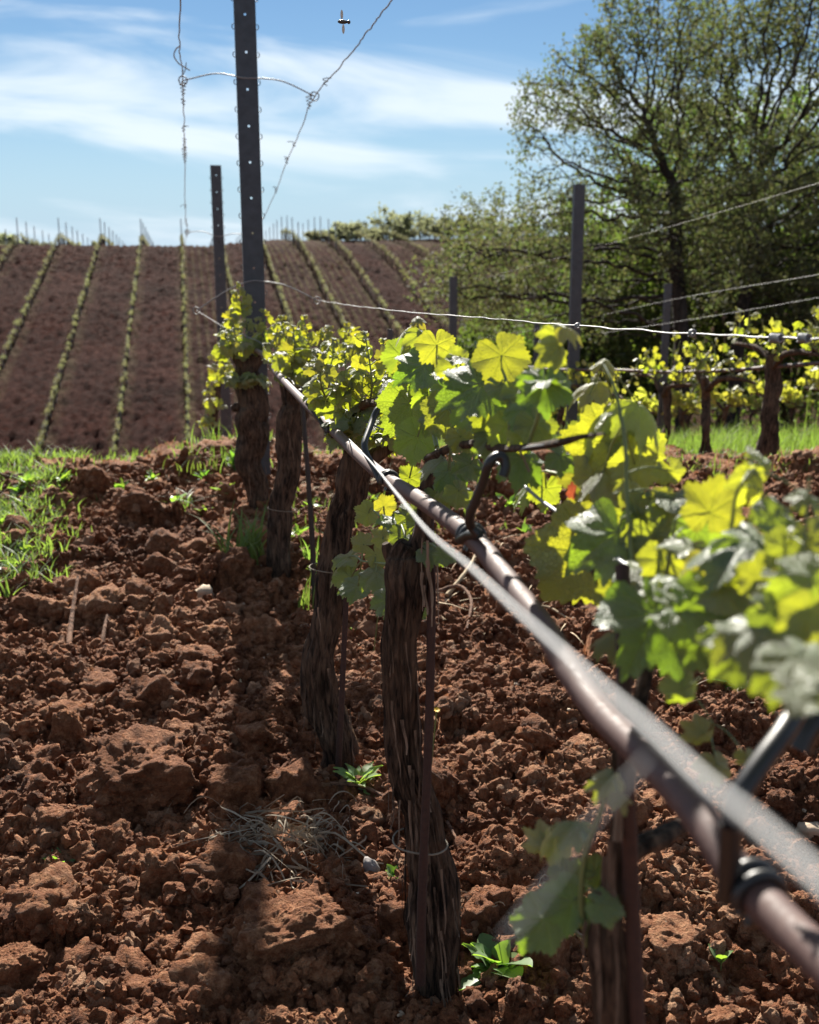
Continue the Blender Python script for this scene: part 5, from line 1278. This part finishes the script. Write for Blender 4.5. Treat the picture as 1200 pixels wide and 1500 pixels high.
for k in range(26):
    px, py = random.uniform(-5, 80), random.uniform(700, 870)
    if px > 95 - (py - 690) * .35: px *= .4
    rosette(px, py, random.uniform(12, 22), 9, 'small broad-leaved weed growing in the bright grass at the left edge', 30 + k, (1, 3), .8, 1.0)
    COL.objects[-1]
for o_ in [q for q in COL.objects if q.get('label', '').startswith('small broad-leaved weed growing')]: o_['group'] = 'weeds in the left grass'
for k, (px, py, r_, lab) in enumerate(((330, 745, 22, 'weed rosette left of the large arching tuft'), (300, 770, 16, 'tiny weed on bare soil before the small tuft'), (440, 800, 22, 'weed between the slim vine and its black stake'), (468, 870, 20, 'weed at the foot of the black stake'),
        (455, 760, 20, 'weed behind the black stake'), (180, 735, 20, 'weed between the dark crest clods'), (225, 725, 16, 'little weed right of the dark crest clods'), (660, 745, 20, 'weed just past the hose, left of the bent hanger'), (770, 800, 18, 'weed above the pale root bit'), (545, 760, 20, 'weed behind the hose near the yellow flower'), (95, 735, 20, 'weed at the border of the left grass'))):
    rosette(px, py, r_, 10, lab, 70 + k, ((0, 2), (1, 2), (2, 3))[k % 3], .7, 1.1)
def flower(px, py, z, r, label):
    p = atz(px, py, z); t_ = empty('yellow_flower', p, label, 'flower', 'yellow wild flowers')
    g = Vector((0, 0, gh(p.x, p.y) - p.z)); link('stem', npmesh('stem', tube(np.array([[*g], [*(g * .5 + Vector((.004, 0, 0)))], [0, 0, 0]]), .0012, 4)), M['petiole'], t_)
    for k in range(9):
        a = k * 6.283 / 9; c = np.array([math.cos(a), math.sin(a)]); s = np.array([-c[1], c[0]]) * .22
        V = np.array([[0, 0, 0], [*(c * .6 + s), .12], [*(c), .2], [*(c * .6 - s), .12]]) * r
        o = link('petal', npmesh('petal', [(V, np.array([[0, 1, 2, 3]]))]), M['yellow'], t_)
    t_.rotation_euler = (R_(25), 0, 0)
for q in ((328, 674, 5.2, .016, 'yellow flower highest on the raised earth under the far vines'), (310, 697, 5.0, .016, 'lower yellow flower left of the grey-green weed'), (404, 710, 4.6, .013, 'small yellow flower between the two dark trunks'), (563, 782, 2.4, .010, 'yellow flower behind the dark vine trunk'),
          (560, 735, 3.2, .012, 'dull yellow flower behind the drip hose'), (640, 1040, 1.75, .006, 'tiny yellow blossom right of the thick vine'), (690, 690, 4.5, .012, 'yellow bloom in the weeds beyond the hose')): flower(*q)
# fallen twigs and leaves
def twig(pts, rpx, label, m='cane', forks=()):
    W = [];
    for x, y, *up in pts:
        p = atg(x, y); W.append([p.x, p.y, gh(p.x, p.y) + .004 + (up[0] if up else 0)])
    S = spline(np.array(W), 30); z = zd(Vector(S[15])); b = S[0].copy(); rr = rpx / 2 / FPX * z
    parts = tube(S - b, np.linspace(rr, rr * .5, 30) * (1 + .1 * np.sin(np.arange(30) * 1.7)), 7)
    for i, dx, dy, dz in forks: parts += tube(np.array([S[i] - b, S[i] - b + np.array([dx, dy, dz]) * .5 + [0, 0, .003], S[i] - b + np.array([dx, dy, dz])]), [rr * .5, rr * .35, rr * .2], 5)
    return place(link('fallen_twig', npmesh('fallen_twig', parts), M[m], None, label=label, category='twig'), b)
for k, (px, py, w_) in enumerate(((150, 1060, 22), (420, 1000, 20), (560, 1250, 24), (700, 985, 20), (800, 1130, 22), (330, 930, 20), (60, 1180, 22), (640, 940, 16), (470, 820, 16), (215, 890, 14), (1010, 1330, 24), (1130, 1420, 26), (760, 1050, 18), (285, 1400, 26))):
    tuft(px, py, w_ * .5, 9, 'few strands of dry straw caught among the crumbs of soil', 60 + k, w_, m='dry', lean=4.5, bw=.0012, nm='straw_wisp', cat='straw')['group'] = 'wisps of straw on the soil'
twig([(388, 1140, .012), (440, 1160, .016), (480, 1176, .012), (530, 1192, .02), (585, 1216, .016)], 9, 'long brown twig lying from the vine shadow to the thick vine', forks=((12, .01, .03, .01), (20, .02, -.02, .0)))
twig([(100, 960), (108, 925, .03), (118, 897, .06)], 9, 'short stick poking up from the soil at the left')
twig([(148, 968), (153, 948, .02), (159, 930, .03)], 8, 'second, darker short stick beside the first at the left')
twig([(655, 885, .01), (680, 872, .03), (695, 850, .05), (703, 838, .06)], 7, 'pale forked cane end sticking up beside the bright wire', 'dry', ((18, .02, .0, .012),))
twig([(640, 888, .03), (672, 886, .04), (690, 905, .03), (684, 935, .01)], 7, 'dark bent root hanging from the soil right of the thick vine')
twig([(600, 1352, .01), (680, 1355, .012), (730, 1375, .02)], 6, 'straight dry stem lying right of the thick vine foot', 'dry')
twig([(755, 1480, .0), (795, 1450, .02), (835, 1430, .02)], 5, 'thin dry straw slanting near the bottom between weed and nearest vine', 'dry')
twig([(775, 900, .01), (800, 893, .01), (835, 905, .01)], 6, 'pale root bit below the large yellow leaf', 'dry')
twig([(300, 1215), (306, 1195, .01), (310, 1180, .01)], 4, 'small pale curled root below the sharp edged clod', 'dry')
twig([(655, 1225, .02), (668, 1250, .012), (682, 1270, .0)], 5, 'dark thin twig leaning away from the thick vine', 'cane')
twig([(340, 1010, .0), (350, 1000, .012), (355, 1030, .01)], 5, 'whitish curled dead stem left of the dark vine', 'dry')
def dry_pile(px, py, wpx, hpx, n, label, seed):
    p = atg(px, py); z = zd(p); W = wpx / FPX * z; Hh = hpx / FPX * z; r = np.random.default_rng(seed); b = np.array([p.x, p.y, gh(p.x, p.y)]); parts = []
    for k in range(n):
        c = np.array([r.normal(0, W * .22), r.normal(0, W * .22), abs(r.normal(0, Hh * .3)) + .003]); a = r.uniform(0, 6.28); L = r.uniform(.2, .5) * W; m = 8; t = np.linspace(0, 1, m)
        pp = c + np.stack([np.cos(a + t * r.normal(0, 2)) * L * t, np.sin(a + t * r.normal(0, 2)) * L * t, Hh * .35 * np.sin(t * r.uniform(2, 7)) * r.uniform(.2, 1)], 1)
        q = np.array([-math.sin(a), math.cos(a), r.normal()]) * W * r.uniform(.0025, .008); tt = (np.sin(np.pi * t) * .8 + .2)[:, None]
        V = np.stack([pp - q * tt, pp + q * tt + [0, 0, .002]], 1).reshape(-1, 3); parts.append((V, np.array([[2 * i, 2 * i + 1, 2 * i + 3, 2 * i + 2] for i in range(m - 1)])))
    link('withered_weed', npmesh('withered_weed', parts), M['withered'], None, label=label, category='dead weed').location = b
dry_pile(392, 1275, 190, 60, 190, 'heap of withered grey weed on the soil beside the vine shadows', 1)
dry_pile(462, 1262, 110, 60, 110, 'grey withered stems in the shadow left of the thick vine', 2)
dry_pile(815, 1400, 130, 60, 90, 'dried-up weed left of the nearest vine trunk', 3)
dry_pile(690, 1390, 80, 40, 40, 'thin withered stalks above the leafy weed', 4)
dry_pile(1090, 1030, 150, 40, 80, 'withered weed mat behind the nearest leaves', 5)
def fallen_leaf(px, py, rpx, label, tilt, m='orange_leaf', seed=1):
    p = atg(px, py); z = zd(p); me = MIDL[seed].copy(); me.materials.clear(); me.materials.append(M[m]); o = link('fallen_leaf', me, None, None, label=label, category='leaf')
    r = rpx / FPX * z; o.location = (p.x, p.y, gh(p.x, p.y) + r * .5); o.scale = (r, r, r); o.rotation_euler = tilt
fallen_leaf(556, 1396, 26, 'orange dead leaf glowing beside the foot of the thick vine', (1.1, .3, .4))
fallen_leaf(538, 1402, 22, 'dull brown dead leaf left of the glowing orange one', (.8, -.4, 2.0), seed=3)
print('leaf quads', nl)
